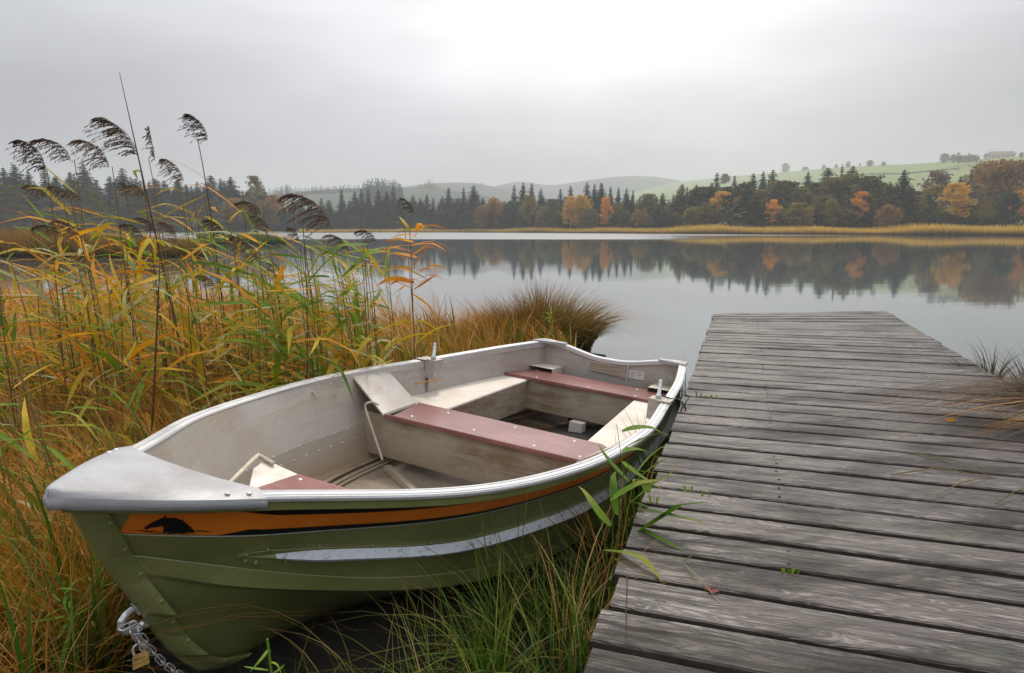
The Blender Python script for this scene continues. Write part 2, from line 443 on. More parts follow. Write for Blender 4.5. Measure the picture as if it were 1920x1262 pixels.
# ================================================================ WATER AND GROUND
def mat_water():
    t = NT('still_lake_water')
    pos = t.n('ShaderNodeNewGeometry').outputs['Position']
    s = t.n('ShaderNodeSeparateXYZ', {0: pos})
    # a breeze ruffles a band of the lake off the far shore, fading towards the right
    wob = t.math('MULTIPLY_ADD', t.noise(t.n('ShaderNodeMapping', {'Vector': pos, 'Scale': (.012, .03, 1)}).outputs[0], 1., 3), 26., -13.)
    y = t.math('ADD', s.outputs['Y'], wob)
    b0 = t.n('ShaderNodeMapRange', {0: y, 1: 88., 2: 108., 3: 0., 4: 1.}, interpolation_type='SMOOTHSTEP').outputs[0]
    ang = t.math('DIVIDE', s.outputs['X'], t.math('MAXIMUM', s.outputs['Y'], 1.))
    b1 = t.n('ShaderNodeMapRange', {0: ang, 1: .10, 2: .34, 3: 1., 4: 0.}, interpolation_type='SMOOTHSTEP').outputs[0]
    ruf = t.math('MULTIPLY', b0, b1)
    far = t.n('ShaderNodeMapRange', {0: y, 1: 128., 2: 150., 3: 0., 4: .75}, interpolation_type='SMOOTHSTEP').outputs[0]
    ruf = t.math('MAXIMUM', ruf, t.math('MULTIPLY', far, t.n('ShaderNodeMapRange', {0: ang, 1: .3, 2: .6, 3: 1., 4: 0.}).outputs[0]))
    rough = t.math('MULTIPLY_ADD', ruf, .40, .035)
    n = t.noise(t.n('ShaderNodeMapping', {'Vector': pos, 'Scale': (.5, 1.4, 1)}).outputs[0], 1.2, 3)
    t.pbr((.10, .115, .12), rough, 0., t.bump(n, .03, .05), IOR=1.9, Specular_IOR_Level=.6)
    return t.m
M['water'] = mat_water()
ZB = 700.
wv = [(-900, -60, WZ), (900, -60, WZ), (900, ZB, WZ), (-900, ZB, WZ)]
tag(obj('water', mesh_np('water', np.array(wv), np.array([[0, 1, 2, 3]]), M['water'])), kind='structure')

# shoreline of the far bank as seen from here: (photo x, metres ahead)
SHORE = [(-900, 215), (-300, 200), (0, 190), (300, 205), (530, 235), (700, 262), (850, 258), (1000, 232), (1150, 205), (1300, 182), (1500, 166), (1700, 158), (1920, 150), (2300, 138), (2900, 125)]
def shore_Y(X, n=6):
    """distance ahead of the far shore at lateral position X"""
    Y = np.full_like(np.asarray(X, float), 200.)
    sx = np.array([a for a, b in SHORE], float); sy = np.array([b for a, b in SHORE], float)
    for _ in range(n):
        px = 960 + X / Y * 1296.
        Y = np.interp(px, sx, sy)
    return Y
def ground_h(X, Y):
    X = np.asarray(X, float); Y = np.asarray(Y, float)
    # near marsh: everything left of the boat out to about 12 m, and the bank under the jetty's root
    edge = np.interp(X, [-60, -30, -14, -6, -2.2, -.6, .4, 1.05, 1.5, 1.9, 2.4, 2.9, 3.3, 4.2, 8, 30],
                        [26, 20, 13.5, 12.0, 10.2, 9.4, 9.2, 8.7, 3.6, 3.2, 3.0, 3.6, 5.4, 5.9, 5.2, 9])
    near = 1 - smoothstep(-.35, .5, Y - edge)
    bump_ = .035 * np.sin(X * 2.3 + 1.) * np.sin(Y * 1.9) + .03 * np.sin(X * 5.1) * np.sin(Y * 4.3 + 2)
    hn = WZ + .05 + .14 * smoothstep(4.5, 0, Y) + .05 * smoothstep(0, 4, edge - Y) + bump_
    sh = shore_Y(X)
    farm = smoothstep(-4, 5, Y - sh)
    hf = WZ + .35 + 2.2 * smoothstep(10, 120, Y - sh) + .4 * np.sin(X * .05) * smoothstep(10, 60, Y - sh)
    bed = WZ - 1.6
    h = bed + (hn - bed) * near
    return h + (hf - h) * farm
def mat_ground():
    t = NT('marsh_soil_and_meadow'); v = t.n('ShaderNodeNewGeometry').outputs['Position']
    a = t.noise(v, 3.0, 6, .65); b = t.noise(v, .05, 4)
    near = t.ramp(a, [(.3, (.004, .0035, .002)), (.6, (.013, .010, .005)), (.8, (.03, .026, .010))])
    farc = t.ramp(b, [(.35, (.07, .12, .03)), (.65, (.13, .17, .045))])
    y = t.n('ShaderNodeSeparateXYZ', {0: v}).outputs['Y']
    f = t.n('ShaderNodeMapRange', {0: y, 1: 60., 2: 120.}).outputs[0]
    t.pbr(t.mix(f, near, farc), .9, 0., t.bump(a, .6, .05)); return t.m
M['ground'] = mat_ground()
def grid_mesh(name, xs, ys, hf, mat, smooth=True):
    XX, YY = np.meshgrid(xs, ys); Z = hf(XX, YY)
    v = np.stack([XX, YY, Z], -1).reshape(-1, 3); nx, ny = len(xs), len(ys)
    i = np.arange(nx * ny).reshape(ny, nx)
    f = np.stack([i[:-1, :-1], i[:-1, 1:], i[1:, 1:], i[1:, :-1]], -1).reshape(-1, 4)
    return mesh_np(name, v, f, mat, smooth=smooth)
def graded(a, b, d0, k, mid=0.):
    out = [mid]; d = d0
    while out[-1] < b: out.append(out[-1] + d); d *= k
    o2 = [mid]; d = d0
    while o2[-1] > a: o2.append(o2[-1] - d); d *= k
    return np.array(o2[::-1][:-1] + out)
xs = graded(-1500, 1500, .14, 1.035)
ys = graded(-60, 2600, .14, 1.022, 2.5)
tag(obj('ground', grid_mesh('ground', xs, ys, ground_h, M['ground'])), kind='structure')

# ================================================================ JETTY
DO = Vector((0.1585, 1.4202, 0)); DU = Vector((.320, .947, 0)).normalized(); DN = Vector((DU.y, -DU.x, 0))
DRZ = math.atan2(-DU.x, DU.y)
DZ = 0.60
jetty = empty('wooden_jetty', (DO.x, DO.y, WZ - .3), DRZ)
tag(jetty, 'weathered grey plank jetty running out over the lake beside the boat', 'jetty')
SL = [0.0, .112, .284, .462, .659, .827, 1.018, 1.203, 1.391, 1.59, 1.784, 1.97, 2.156, 2.346, 2.546, 2.746, 2.947, 3.145, 3.35, 3.551,
      3.745, 3.925, 4.100, 4.285, 4.470, 4.636, 4.798, 4.953, 5.116, 5.275, 5.43, 5.60, 5.775, 5.95, 6.125, 6.300, 6.478, 6.65, 6.82, 6.99]
SL = [0.112 - .178 * k for k in range(18, 0, -1)] + SL[1:]
def skew(s): return float(np.interp(s, [3.4, 4.5, 5.4, 6.0, 7.0], [0, .11, .19, .42, .96])) if s > 3.4 else 0.0
WID = 1.985
zoff = DZ - (WZ - .3)
for i in range(len(SL) - 1):
    a, b = SL[i], SL[i + 1]; g = .012 + .003 * rnd.random()
    a0, b0 = a + g, b - g
    a1, b1 = a + skew(a) + g, b + skew(b) - g
    e0 = rnd.uniform(-.012, .012); e1 = rnd.uniform(-.015, .015)
    K = 7; vs = []; fs = []; th = .036; zz = rnd.uniform(-.003, .003); tl = rnd.uniform(-.002, .002)
    cx, cy = WID / 2, (a0 + b0 + a1 + b1) / 4
    for k in range(K + 1):
        t_ = k / K; x = e0 + (WID + e1 - e0) * t_
        ya = a0 + (a1 - a0) * t_ + rnd.uniform(-.0018, .0018); yb = b0 + (b1 - b0) * t_ + rnd.uniform(-.0018, .0018)
        z = zz + rnd.uniform(-.0012, .0012); c = .005
        for (yy, dz) in ((ya, -th), (ya, -c + tl), (ya + c, tl), (yb - c, -tl), (yb, -c - tl), (yb, -th)):
            vs.append((x - cx, yy - cy, z + dz))
    for k in range(K):
        for j in range(6):
            p, q = k * 6 + j, k * 6 + (j + 1) % 6
            fs.append((p, p + 6, q + 6, q))
    fs.append(tuple(range(6))); fs.append(tuple(K * 6 + j for j in range(6))[::-1])
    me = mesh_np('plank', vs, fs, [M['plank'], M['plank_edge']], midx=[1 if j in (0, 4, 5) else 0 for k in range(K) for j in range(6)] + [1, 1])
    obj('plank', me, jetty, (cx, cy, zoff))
for n_ in (.10, .98, 1.88):
    mb = MB(); mb.box((n_, 1.75, zoff - .036 - .07), (.09, 9.9 if n_ < 1 else 10.6, .14)); mb.build('beam', M['beam'], jetty)
for n_ in (.10, 1.88):
    for s_ in (-2.2, .6, 3.2, 5.8):
        mb = MB(); mb.tube([(n_ + .09 * (1 if n_ < 1 else -1), s_, -1.0), (n_ + .09 * (1 if n_ < 1 else -1), s_, zoff - .05)], .065, 10); mb.build('post', M['beam'], jetty)
mb = MB()
for i in range(len(SL) - 1):
    a, b = SL[i], SL[i + 1]
    for n_ in (.478, 1.52):
        for q in (.27, .74):
            s_ = a + (b - a) * q + skew(a) * n_ / WID
            mb.dome((n_ + rnd.uniform(-.006, .006), s_, zoff - .001), (0, 0, 1), .0068, .002)
sc_ = mb.build('screw', M['beam'], jetty); sc_['kind'] = 'stuff'

# ================================================================ BOAT
BL = 4.1566
BX = Vector((0.44106, 0.89399, -0.07905)); BY = Vector((0.89111, -0.44670, -0.07992)); BZ = Vector((0.10676, 0.03520, 0.99366))
BO = Vector((-1.05825, 1.47743, 0.99438))
def BW(x, y, z): return BO + BX * x + BY * y + BZ * z
base = (2.0, 0.0, -.73)
boat = empty('rowing_boat')
boat.matrix_world = Matrix.Translation(BW(*base)) @ Matrix((BX, -BY, BZ)).transposed().to_4x4()
tag(boat, 'aluminium rowing boat with green hull and orange stripe moored beside the jetty', 'rowing boat')
def hermite(xs, ys, x):
    xs = np.asarray(xs, float); ys = np.asarray(ys, float); m = np.gradient(ys, xs)
    x = np.asarray(x, float); i = np.clip(np.searchsorted(xs, x) - 1, 0, len(xs) - 2); h = xs[i + 1] - xs[i]; t = np.clip((x - xs[i]) / h, 0, 1)
    return (2*t**3-3*t**2+1)*ys[i]+(t**3-2*t**2+t)*h*m[i]+(-2*t**3+3*t**2)*ys[i+1]+(t**3-t**2)*h*m[i+1]
KB = [0, .04, .1, .2, .33, .5, .67, .83, 1.]
VB = [0.0, .147, .306, .583, .775, .849, .783, .704, .575]
def Bs(x, x0=0.): return hermite(KB, VB, np.clip((np.asarray(x, float) - x0) / (BL - x0), 0, 1))
def zg(x): return hermite([0, .25, .5, .75, 1.], [0, -.084, -.079, -.047, 0], np.clip(np.asarray(x, float) / BL, 0, 1))
def fr(x, a, b, c): return np.interp(np.asarray(x) / BL, [0, .5, 1], [a, b, c])
HL = {  # hull lines: start on the stem, half-breadth, height
 'B': (.055, lambda x: Bs(x, .03) - .03, [(.055, -.052), (.237, -.066), (.385, -.079), (.58, -.098), (.852, -.113), (1.2, -.126), (1.65, -.129), (2.5, -.115), (3.3, -.09), (4.157, -.05)]),
 'A': (.092, lambda x: Bs(x, .085) * fr(x, .90, .93, .98) - .02, [(.092, -.118), (.26, -.145), (.42, -.171), (.61, -.184), (.92, -.199), (1.3, -.207), (1.6, -.21), (2.5, -.20), (3.3, -.175), (4.157, -.14)]),
 'C': (.135, lambda x: Bs(x, .13) * fr(x, .80, .86, .96) - .02, [(.135, -.178), (.43, -.246), (.625, -.272), (.99, -.321), (1.43, -.34), (1.7, -.35), (2.5, -.345), (3.3, -.33), (4.157, -.30)]),
 'D': (.155, lambda x: Bs(x, .17) * fr(x, .72, .78, .93), [(.155, -.200), (.207, -.207), (.274, -.229), (.364, -.26), (.463, -.298), (.68, -.37), (.847, -.41), (1.05, -.447), (1.31, -.484), (1.55, -.51), (2.1, -.53), (3., -.52), (4.157, -.49)]),
 'E': (.19, lambda x: Bs(x, .20) * fr(x, .66, .75, .90), [(.19, -.275), (.25, -.287), (.352, -.326), (.483, -.374), (.699, -.438), (.933, -.492), (1.10, -.524), (1.55, -.572), (2.1, -.59), (3., -.58), (4.157, -.54)]),
 'G': (.31, lambda x: Bs(x, .30) * fr(x, .36, .42, .5), [(.31, -.49), (.5, -.535), (.9, -.60), (1.5, -.655), (2.2, -.665), (3., -.645), (4.157, -.59)]),
 'K': (.435, lambda x: 0 * np.asarray(x, float) + .012, [(.435, -.657), (.6, -.700), (1., -.735), (2., -.735), (3., -.69), (4.157, -.63)]),
}
def line_pt(nm, x):
    x0, fy, zk = HL[nm]; x = max(float(x), x0)
    zx, zz = zip(*zk)
    return (x, max(float(fy(x)), .012), float(hermite(zx, zz, x)))
def on_line(nm, t, shrink=0., xend=BL - .016):
    x0 = HL[nm][0]; return line_pt(nm, x0 + (xend - x0) * t ** 1.25)
def bpart(name, mb, mat, parent=None, smooth=False):
    o = mb.build(name, mat, parent or boat, smooth)
    for v in o.data.vertices: v.co.y = -v.co.y
    o.data.flip_normals()
    if parent is None: o.location = (-base[0], base[1], -base[2])
    return o
def raw(P, dx=0, dy=0, dz=0, sg=1): return (P[0] + dx, (P[1] + dy) * sg, P[2] + dz)
TS = np.linspace(0, 1, 61)
# outer plating: two sides in one shell
LOWF = []
mb = MB()
for sg in (1, -1):
    rows = []
    for nm in 'BACDEGK':
        rows.append([raw(on_line(nm, t), sg=sg) for t in TS])
    rows[-1] = [(p[0], 0.0, p[2]) for p in rows[-1]]
    # strake step: a proud band between D and E
    mb.grid(rows[0:3], flip=sg < 0)
    mb.grid(rows[2:4], flip=sg < 0); 
    D2 = [raw(on_line('D', t), dy=.002, dz=-.003, sg=sg) for t in TS]
    E2 = [raw(on_line('E', t), dy=.030 * min(1, t * 12), dz=.016, sg=sg) for t in TS]
    mb.grid([rows[3], D2, E2, rows[4]], flip=sg < 0)
    f0 = len(mb.f); mb.grid(rows[4:7], flip=sg < 0); LOWF += list(range(f0, len(mb.f)))
ho = bpart('hull', mb, M['green'])
for k in LOWF: ho.data.polygons[k].use_smooth = True
# bare inner plating, 12 mm inside, and its floor
mb = MB()
for sg in (1, -1):
    rows = [[raw((t_[0], max(t_[1] - .013, .001), t_[2] + .006 + (.03 if nm == 'B' else 0)), sg=sg) for t_ in [on_line(nm, t) for t in TS]] for nm in 'BACDEGK']
    mb.grid(rows, flip=sg > 0)
bpart('lining', mb, M['alu_in'])
# raised longitudinal rib pressed into the inner side + rivet rows
mbr = MB()
for sg in (1, -1):
    for x in np.arange(.40, 4.1, .098):
        y = float(Bs(x)) - .052; z = float(zg(x)) - .035
        mbr.dome((x, (y - .004) * sg, z), (0, -sg, .05), .0062, .004)
    for nm, dz, st, x0 in (('C', .012, .105, .75), ('C', -.045, .105, .80)):
        for x in np.arange(x0, 2.0, st):
            p = line_pt(nm, x); q = line_pt('D', x)
            f_ = 0 if dz > 0 else .32
            y = p[1] + (q[1] - p[1]) * f_ - .014; z = p[2] + (q[2] - p[2]) * f_ + .006
            mbr.dome((x, y * sg, z), (0, -sg, .25), .0050, .003)
    # outside: rivets under the lip of the rail
    for x in np.arange(.16, 4.1, .135):
        p = line_pt('B', x); mbr.dome((x, (p[1] + .0062) * sg, p[2] + .017), (0, sg, 0), .007, .004)
o = bpart('rivet', mbr, M['steel'], smooth=True); o['kind'] = 'stuff'
# gunwale rails
def rail(sg, name):
    prof = [(-.050, -.040), (-.052, -.002), (-.048, .003), (-.034, .005), (-.032, .002), (-.029, .002), (-.027, .005), (-.010, .005), (-.008, .002), (-.005, .002), (-.002, .002), (.001, -.004), (0, -.012), (-.007, -.016), (-.009, -.038), (-.013, -.041), (-.022, -.039), (-.022, -.012), (-.043, -.012), (-.044, -.040)]
    xs_ = [.02 + (BL - .02) * t ** 1.15 for t in np.linspace(0, 1, 80)]
    mb = MB(); n = len(prof); pts = []
    for i, x in enumerate(xs_):
        x2 = min(x + .01, BL); x1 = x2 - .02
        tx, ty = .02, float(Bs(x2) - Bs(x1)); l = math.hypot(tx, ty); nx, ny = -ty / l, tx / l
        b = float(Bs(x)); z = float(zg(x)) 
        row = []
        for (dy, dz) in prof:
            yy = b + ny * dy; xx = x + nx * dy
            if yy < .0: yy = 0.0
            row.append((xx, yy * sg, z + dz))
        row.append(row[0]); pts.append(row)
    mb.grid(pts, flip=sg > 0)
    o = bpart(name, mb, [M['alu_rail'], M['green']]); nf = len(prof)
    for i, pl in enumerate(o.data.polygons):
        if i % nf in (12, 13, 14, 15, 16): pl.material_index = 1
    return o
rail(1, 'gunwale_rail'); rail(-1, 'gunwale_rail')
# bow cap: rounded plate over the stem
mb = MB(); XE = .372; rows = []
def capy(x): return float(Bs(max(x, 0.0))) + .009 + .012 * math.sqrt(max(0, min(1, (x + .012) / .05)))
nx_ = 26; ny_ = 15
top = []
for i in range(nx_ + 1):
    x = .002 + (XE - .002) * (i / nx_) ** 1.2
    y = capy(x) if i else .001
    r = []
    for j in range(ny_):
        v = -1 + 2 * j / (ny_ - 1)
        xx = x
        if i > nx_ * .55:   # rear edge swings back towards the rails
            k = (i / nx_ - .55) / .45
            xx = x + k * (.055 * (abs(v) ** 2.2) - .028) - k * .05 * max(0, abs(v) - .86) / .14 * .6
        ed = 1 - abs(v)
        zz = .014 + .012 * (1 - v * v) - .010 * math.exp(-ed * 26) + float(zg(max(x, 0)))
        zz -= .006 * math.exp(-i * .9)
        r.append((xx, y * v, zz))
    top.append(r)
mb.grid(top)
# turned-down skirt round the plate
loop = [r[-1] for r in top][::-1] + [r[0] for r in top][1:]
mid = [(p[0] + (-.003 if abs(p[1]) < .03 else 0), p[1] + (.004 if p[1] > 0 else -.004), p[2] - .010) for p in loop]
low = [(p[0] + (-.002 if abs(p[1]) < .03 else 0), p[1] + (.002 if p[1] > 0 else -.002), p[2] - .026) for p in loop]
inn = [(p[0] + (.02 if abs(p[1]) < .04 else 0), p[1] * .9, p[2] - .031) for p in loop]
mb.grid([loop, mid, low, inn], flip=True)
re_ = top[-1]; mb.grid([re_, [(p[0] - .002, p[1], p[2] - .006) for p in re_], [(p[0] - .012, p[1], p[2] - .009) for p in re_]])
cap = bpart('bow_cap', mb, M['cap'], smooth=True)
mb = MB()
for (x, y) in ((.300, .235), (.345, .262), (.300, -.235), (.33, -.25)):
    ed = 1 - y / capy(x) if y > 0 else 1 + y / capy(x)
    z = .014 + .012 * (1 - (y / capy(x)) ** 2) - .010 * math.exp(-ed * 26) + float(zg(x))
    s_ = MB(); s_.dome((x, y, z - .001), (0, 0, 1), .0075, .0035)
    mb.v += []
    so = bpart('screw', s_, M['steel'], cap, smooth=True)
# stem plate wrapping the bow edge
STEM = [(.052, -.045), (.0587, -.064), (.098, -.144), (.143, -.225), (.226, -.358), (.281, -.456), (.333, -.540), (.385, -.605), (.435, -.657), (.51, -.692), (.62, -.722)]
BACK = [(.105, -.045), (.115, -.060), (.165, -.145), (.215, -.235), (.29, -.375), (.340, -.460), (.395, -.540), (.449, -.606), (.52, -.655), (.62, -.690), (.75, -.715)]
def res(P, n=40):
    a = np.array(P); d = np.r_[0, np.cumsum(np.linalg.norm(np.diff(a, axis=0), axis=1))]; t = np.linspace(0, d[-1], n)
    return list(zip(np.interp(t, d, a[:, 0]), np.interp(t, d, a[:, 1])))
st, bk = res(STEM), res(BACK)
def hull_y(x, z):
    """outer half-breadth of the plating at (x, z)"""
    P = [line_pt(k, x) for k in 'BACDEGK' if x >= HL[k][0]]
    zs = [p[2] for p in P]; ys_ = [p[1] for p in P]
    if len(P) < 2: return .012
    return float(np.interp(-z, [-q for q in zs], ys_))
mb = MB()
rowsF = []
for (a, b) in zip(st, bk):
    hy = max(.030, min(.075, hull_y(b[0], b[1]) + .007))
    rl = []
    for k, (t_, yy) in enumerate([(1., hy - .012), (1., hy), (.93, hy + .001), (.62, hy * .80 + .004), (.28, hy * .42 + .006), (.05, .0115), (0., .006)]):
        rl.append((a[0] + (b[0] - a[0]) * t_, yy, a[1] + (b[1] - a[1]) * t_))
    rowsF.append(rl + [(p[0], -p[1], p[2]) for p in rl[::-1]])
mb.grid(rowsF); stem = bpart('stem_plate', mb, M['green'])
mb = MB()
for k in range(2, 40, 4):
    a, b = st[k], bk[k]; hy = max(.030, min(.075, hull_y(b[0], b[1]) + .007))
    mb.dome((b[0] - (b[0] - a[0]) * .16, hy * .95, b[1] - (b[1] - a[1]) * .16), (-.25, 1, -.1), .0085, .005)
o = bpart('rivet', mb, M['green'], stem, smooth=True); o['kind'] = 'stuff'
# keel bar
mb = MB(); mb.tube([(x, 0, line_pt('K', x)[2] - .008) for x in np.linspace(.6, 4.1, 24)], .014, 6); bpart('keel', mb, M['green'])
# spray rails: long fluted ribs on both sides
def spray(sg):
    mb = MB(); rows = []; x0, x1 = .405, 4.05
    for t in np.linspace(0, 1, 70) ** 1.3:
        x = x0 + (x1 - x0) * t
        h = min(1., math.sqrt(max(0, (x - x0) / .055)))         # rounded front end
        w = smoothstep(.01, .22, x - x0)                         # the crest grows out of the flange
        p = line_pt('C', x); q = line_pt('D', x); a = line_pt('A', x)
        def on(dv, out):
            r = q if dv < 0 else a
            l = math.dist(p[1:], r[1:]); k = abs(dv) / l
            return (x, (p[1] + (r[1] - p[1]) * k + out) * sg, p[2] + (r[2] - p[2]) * k)
        u = .040 * h; d = -.030 * h
        rows.append([on(u, .001), on(u * .98, .007), on(u * .62, .006), on(u * .55, .010), on(u * .42, .007),
                     on(.002 + .014 * w, .008 + .002 * w), on(-.001 - .014 * w, .009 + .032 * w), on(-.002 - .021 * w, .009 + .028 * w), on(-.004 - .026 * w, .006), on(d - .012 * w, .006), on(d - .014 * w, .001)])
    mb.grid(rows, flip=sg > 0)
    o = bpart('spray_rail', mb, [M['green'], M['spray']])
    nf = 10
    for i, pl in enumerate(o.data.polygons):
        j = i % nf; r_ = i // nf
        if j in (5, 6) and r_ > 3: pl.material_index = 1
    mr = MB()
    for k, x in enumerate([.425, .43, .47, .60, .74, .92, 1.1, 1.3, 1.5, 1.75, 2.0, 2.3, 2.6, 2.9]):
        p = line_pt('C', x); a = line_pt('A', x); up = .026 if k != 1 else -.016
        if k == 0: up = .008
        rr = line_pt('A' if up > 0 else 'D', x); l = math.dist(p[1:], rr[1:]); kk = abs(up) / l
        mr.dome((x, (p[1] + (rr[1] - p[1]) * kk + .007) * sg, p[2] + (rr[2] - p[2]) * kk), (0, sg, 0), .0085, .005)
    for x in (.455, .53):
        p = line_pt('C', x); rr = line_pt('D', x); l = math.dist(p[1:], rr[1:]); kk = .022 / l
        mr.dome((x, (p[1] + (rr[1] - p[1]) * kk + .009) * sg, p[2] + (rr[2] - p[2]) * kk), (0, sg, 0), .0085, .005)
    ro = bpart('rivet', mr, M['green'], o, smooth=True); ro['kind'] = 'stuff'
spray(1); spray(-1)
# painted stripe: orange band with black edges, on the plating between lines B and A
def skin(x, v, sg, off=.0025):
    b, a = line_pt('B', x), line_pt('A', x); ty, tz = a[1] - b[1], a[2] - b[2]; l = math.hypot(ty, tz) or 1
    return (x, (b[1] + ty * v + off * abs(tz) / l) * sg, b[2] + tz * v + off * ty / l)
def strip_(mb, x0, x1, v0, v1, sg, off, n=50):
    rows = []
    for x in np.linspace(x0, x1, n):
        a = v0(x) if callable(v0) else v0; b = v1(x) if callable(v1) else v1
        rows.append([skin(x, a + (b - a) * k / 3, sg, off) for k in range(4)])
    mb.grid(rows, flip=sg > 0)
for sg in (1, -1):
    mb = MB(); strip_(mb, .150, 3.95, .02, lambda x: .93, sg, .0020, 90); so = bpart('stripe', mb, M['orange'])
    mb = MB()
    strip_(mb, .345, 3.95, .018, lambda x: .018 + .20 * min(1, max(0, (x - .345) / .09)) if x < .435 else .018 + .15 + .05 * math.sin(x * 3), sg, .0034, 110)
    strip_(mb, .330, 3.95, lambda x: .935 - (.24 * min(1, max(0, (x - .33) / .075)) if x < .405 else .17 + .02 * math.sin(x * 4)), .935, sg, .0034, 110)
    bpart('stripe_edge', mb, M['black'], so)
    mb = MB(); strip_(mb, .150, 3.95, .955, .995, sg, .0030, 60); bpart('pinstripe', mb, M['white'], so)
    # emblem: horse's head swimming over wave lines
    pxs = [(213, .123), (340, .237), (476, .385), (640, .58)]
    def em(zx, zy):
        px = 80 + zx / 4.8
        x = float(np.interp(px, [a for a, b in pxs], [b for a, b in pxs])); top_ = 574 - (zx - 640) * .03; bot = 772
        return (x, (zy - top_) / (bot - top_))
    HORSE = [(1092, 568), (1110, 598), (1150, 602), (1200, 600), (1228, 603), (1250, 617), (1268, 614), (1300, 627), (1290, 634), (1330, 642), (1325, 650), (1365, 667), (1355, 673), (1398, 686), (1390, 692), (1420, 707), (1436, 722), (1438, 732), (1400, 730), (1350, 738), (1300, 734), (1250, 740), (1200, 732), (1170, 734), (1158, 718), (1150, 696), (1140, 682), (1112, 680), (1075, 688), (1040, 692), (1018, 698), (1006, 711), (990, 711), (974, 704), (968, 692), (985, 676), (1000, 656), (1030, 634), (1058, 614), (1090, 600), (1096, 590)]
    from mathutils.geometry import tessellate_polygon
    pl = [Vector((*em(*p), 0)) for p in HORSE]
    # cut into narrow columns so the figure lies on the curved plating
    tri = tessellate_polygon([pl]); mb = MB()
    mb.add([skin(p.x, p.y, sg, .0040) for p in pl], [tuple(t) for t in tri])
    for (x0, x1, y0) in ((880, 1140, 730), (970, 1480, 745), (1400, 1600, 722)):
        n = 26; up, dn = [], []
        for k in range(n + 1):
            xx = x0 + (x1 - x0) * k / n; yy = y0 - 7 * abs(math.sin((xx - x0) / 42.)); w_ = 4.6 * math.sin(math.pi * (k + .3) / (n + .6))
            up.append(skin(*em(xx, yy - w_), sg, .0040)); dn.append(skin(*em(xx, yy + w_), sg, .0040))
        mb.grid([up, dn], flip=sg > 0)
    bpart('horse_emblem', mb, M['black'], so)
# ---- transom
mb = MB(); XT = BL - .018
def trz(y): return -.070 * (1 - smoothstep(.05, .52, abs(y)))
ysl = np.linspace(-.565, .565, 41)
def low_z(y):
    P = [line_pt(k, XT) for k in 'BACDEGK']; return float(np.interp(abs(y), [p[1] for p in P][::-1], [p[2] for p in P][::-1]))
r0 = []; r1 = []
for dx, r_ in ((-.006, r0), (.016, r1)):
    for y in ysl: r_.append([(XT + dx, y, trz(y) - .004), (XT + dx, y, max(low_z(y), trz(y) - .7))])
mb.grid(r0); mb.grid(r1, flip=True); mb.grid([[a[0] for a in r0], [a[0] for a in r1]], flip=True)
tr = bpart('transom', mb, M['alu_in'])
mb = MB(); rows = []
for y in np.linspace(-.55, .55, 50):
    z = float(trz(y)); rows.append([(XT - .020, y, z - .026), (XT - .020, y, z + .001), (XT - .014, y, z + .007), (XT + .026, y, z + .007), (XT + .030, y, z), (XT + .030, y, z - .03)])
mb.grid(rows, flip=True); bpart('transom_rail', mb, M['alu_rail'])
for sg in (1, -1):
    mb = MB(); b_ = .575
    mb.hexa([(XT - .16, (b_ + .028) * sg, -.006), (XT - .055, (b_ - .02) * sg, -.006), (XT - .03, (b_ - .20) * sg, -.016), (XT + .035, (b_ - .20) * sg, -.016)],
            [(XT - .16, (b_ + .028) * sg, .009), (XT - .055, (b_ - .02) * sg, .009), (XT - .03, (b_ - .20) * sg, .001), (XT + .035, (b_ - .20) * sg, .001)])
    mb.hexa([(XT - .16, (b_ + .028) * sg, -.006), (XT - .03, (b_ - .20) * sg, -.016), (XT + .035, (b_ - .20) * sg, -.016), (XT + .035, (b_ + .004) * sg, -.010)],
            [(XT - .16, (b_ + .028) * sg, .0092), (XT - .03, (b_ - .20) * sg, .0012), (XT + .035, (b_ - .20) * sg, .0012), (XT + .035, (b_ + .004) * sg, .0088)])
    bpart('corner_cap', mb, M['cap'])
mb = MB()
mb.hexa([(XT - .007, -.150, -.178), (XT - .007, .146, -.190), (XT - .020, .146, -.190), (XT - .020, -.150, -.178)],
        [(XT - .007, -.150, -.092), (XT - .007, .146, -.104), (XT - .020, .146, -.104), (XT - .020, -.150, -.092)])
for k in range(4):
    z = -.166 + k * .019; mb.box((XT - .022, -.002, z - .004), (.006, .28, .006))
bpart('motor_plate', mb, M['alu_wall'])
mb = MB(); mb.tube([(XT - .018, .153, -.06), (XT - .022, .153, -.21)], .006, 6); bpart('motor_plate_strap', mb, M['alu_rail'])
mb = MB(); mb.tube([(XT - .02, -.15, -.10), (XT - .03, -.17, -.15), (XT - .03, -.2, -.24)], .0025, 5); bpart('motor_plate_strap', mb, M['alu_rail'])
mb = MB(); mb.box((XT - .009, .221, -.150), (.004, .118, .062)); lb = bpart('white_label', mb, M['label'])
mb = MB()
for (dy, dz, w_) in ((-.03, .018, .03), (.02, .018, .035), (-.028, .004, .035), (.022, .002, .03), (-.03, -.012, .028)): mb.box((XT - .0115, .221 + dy, -.150 + dz), (.001, w_, .0035))
bpart('lettering', mb, M['ink'], lb)
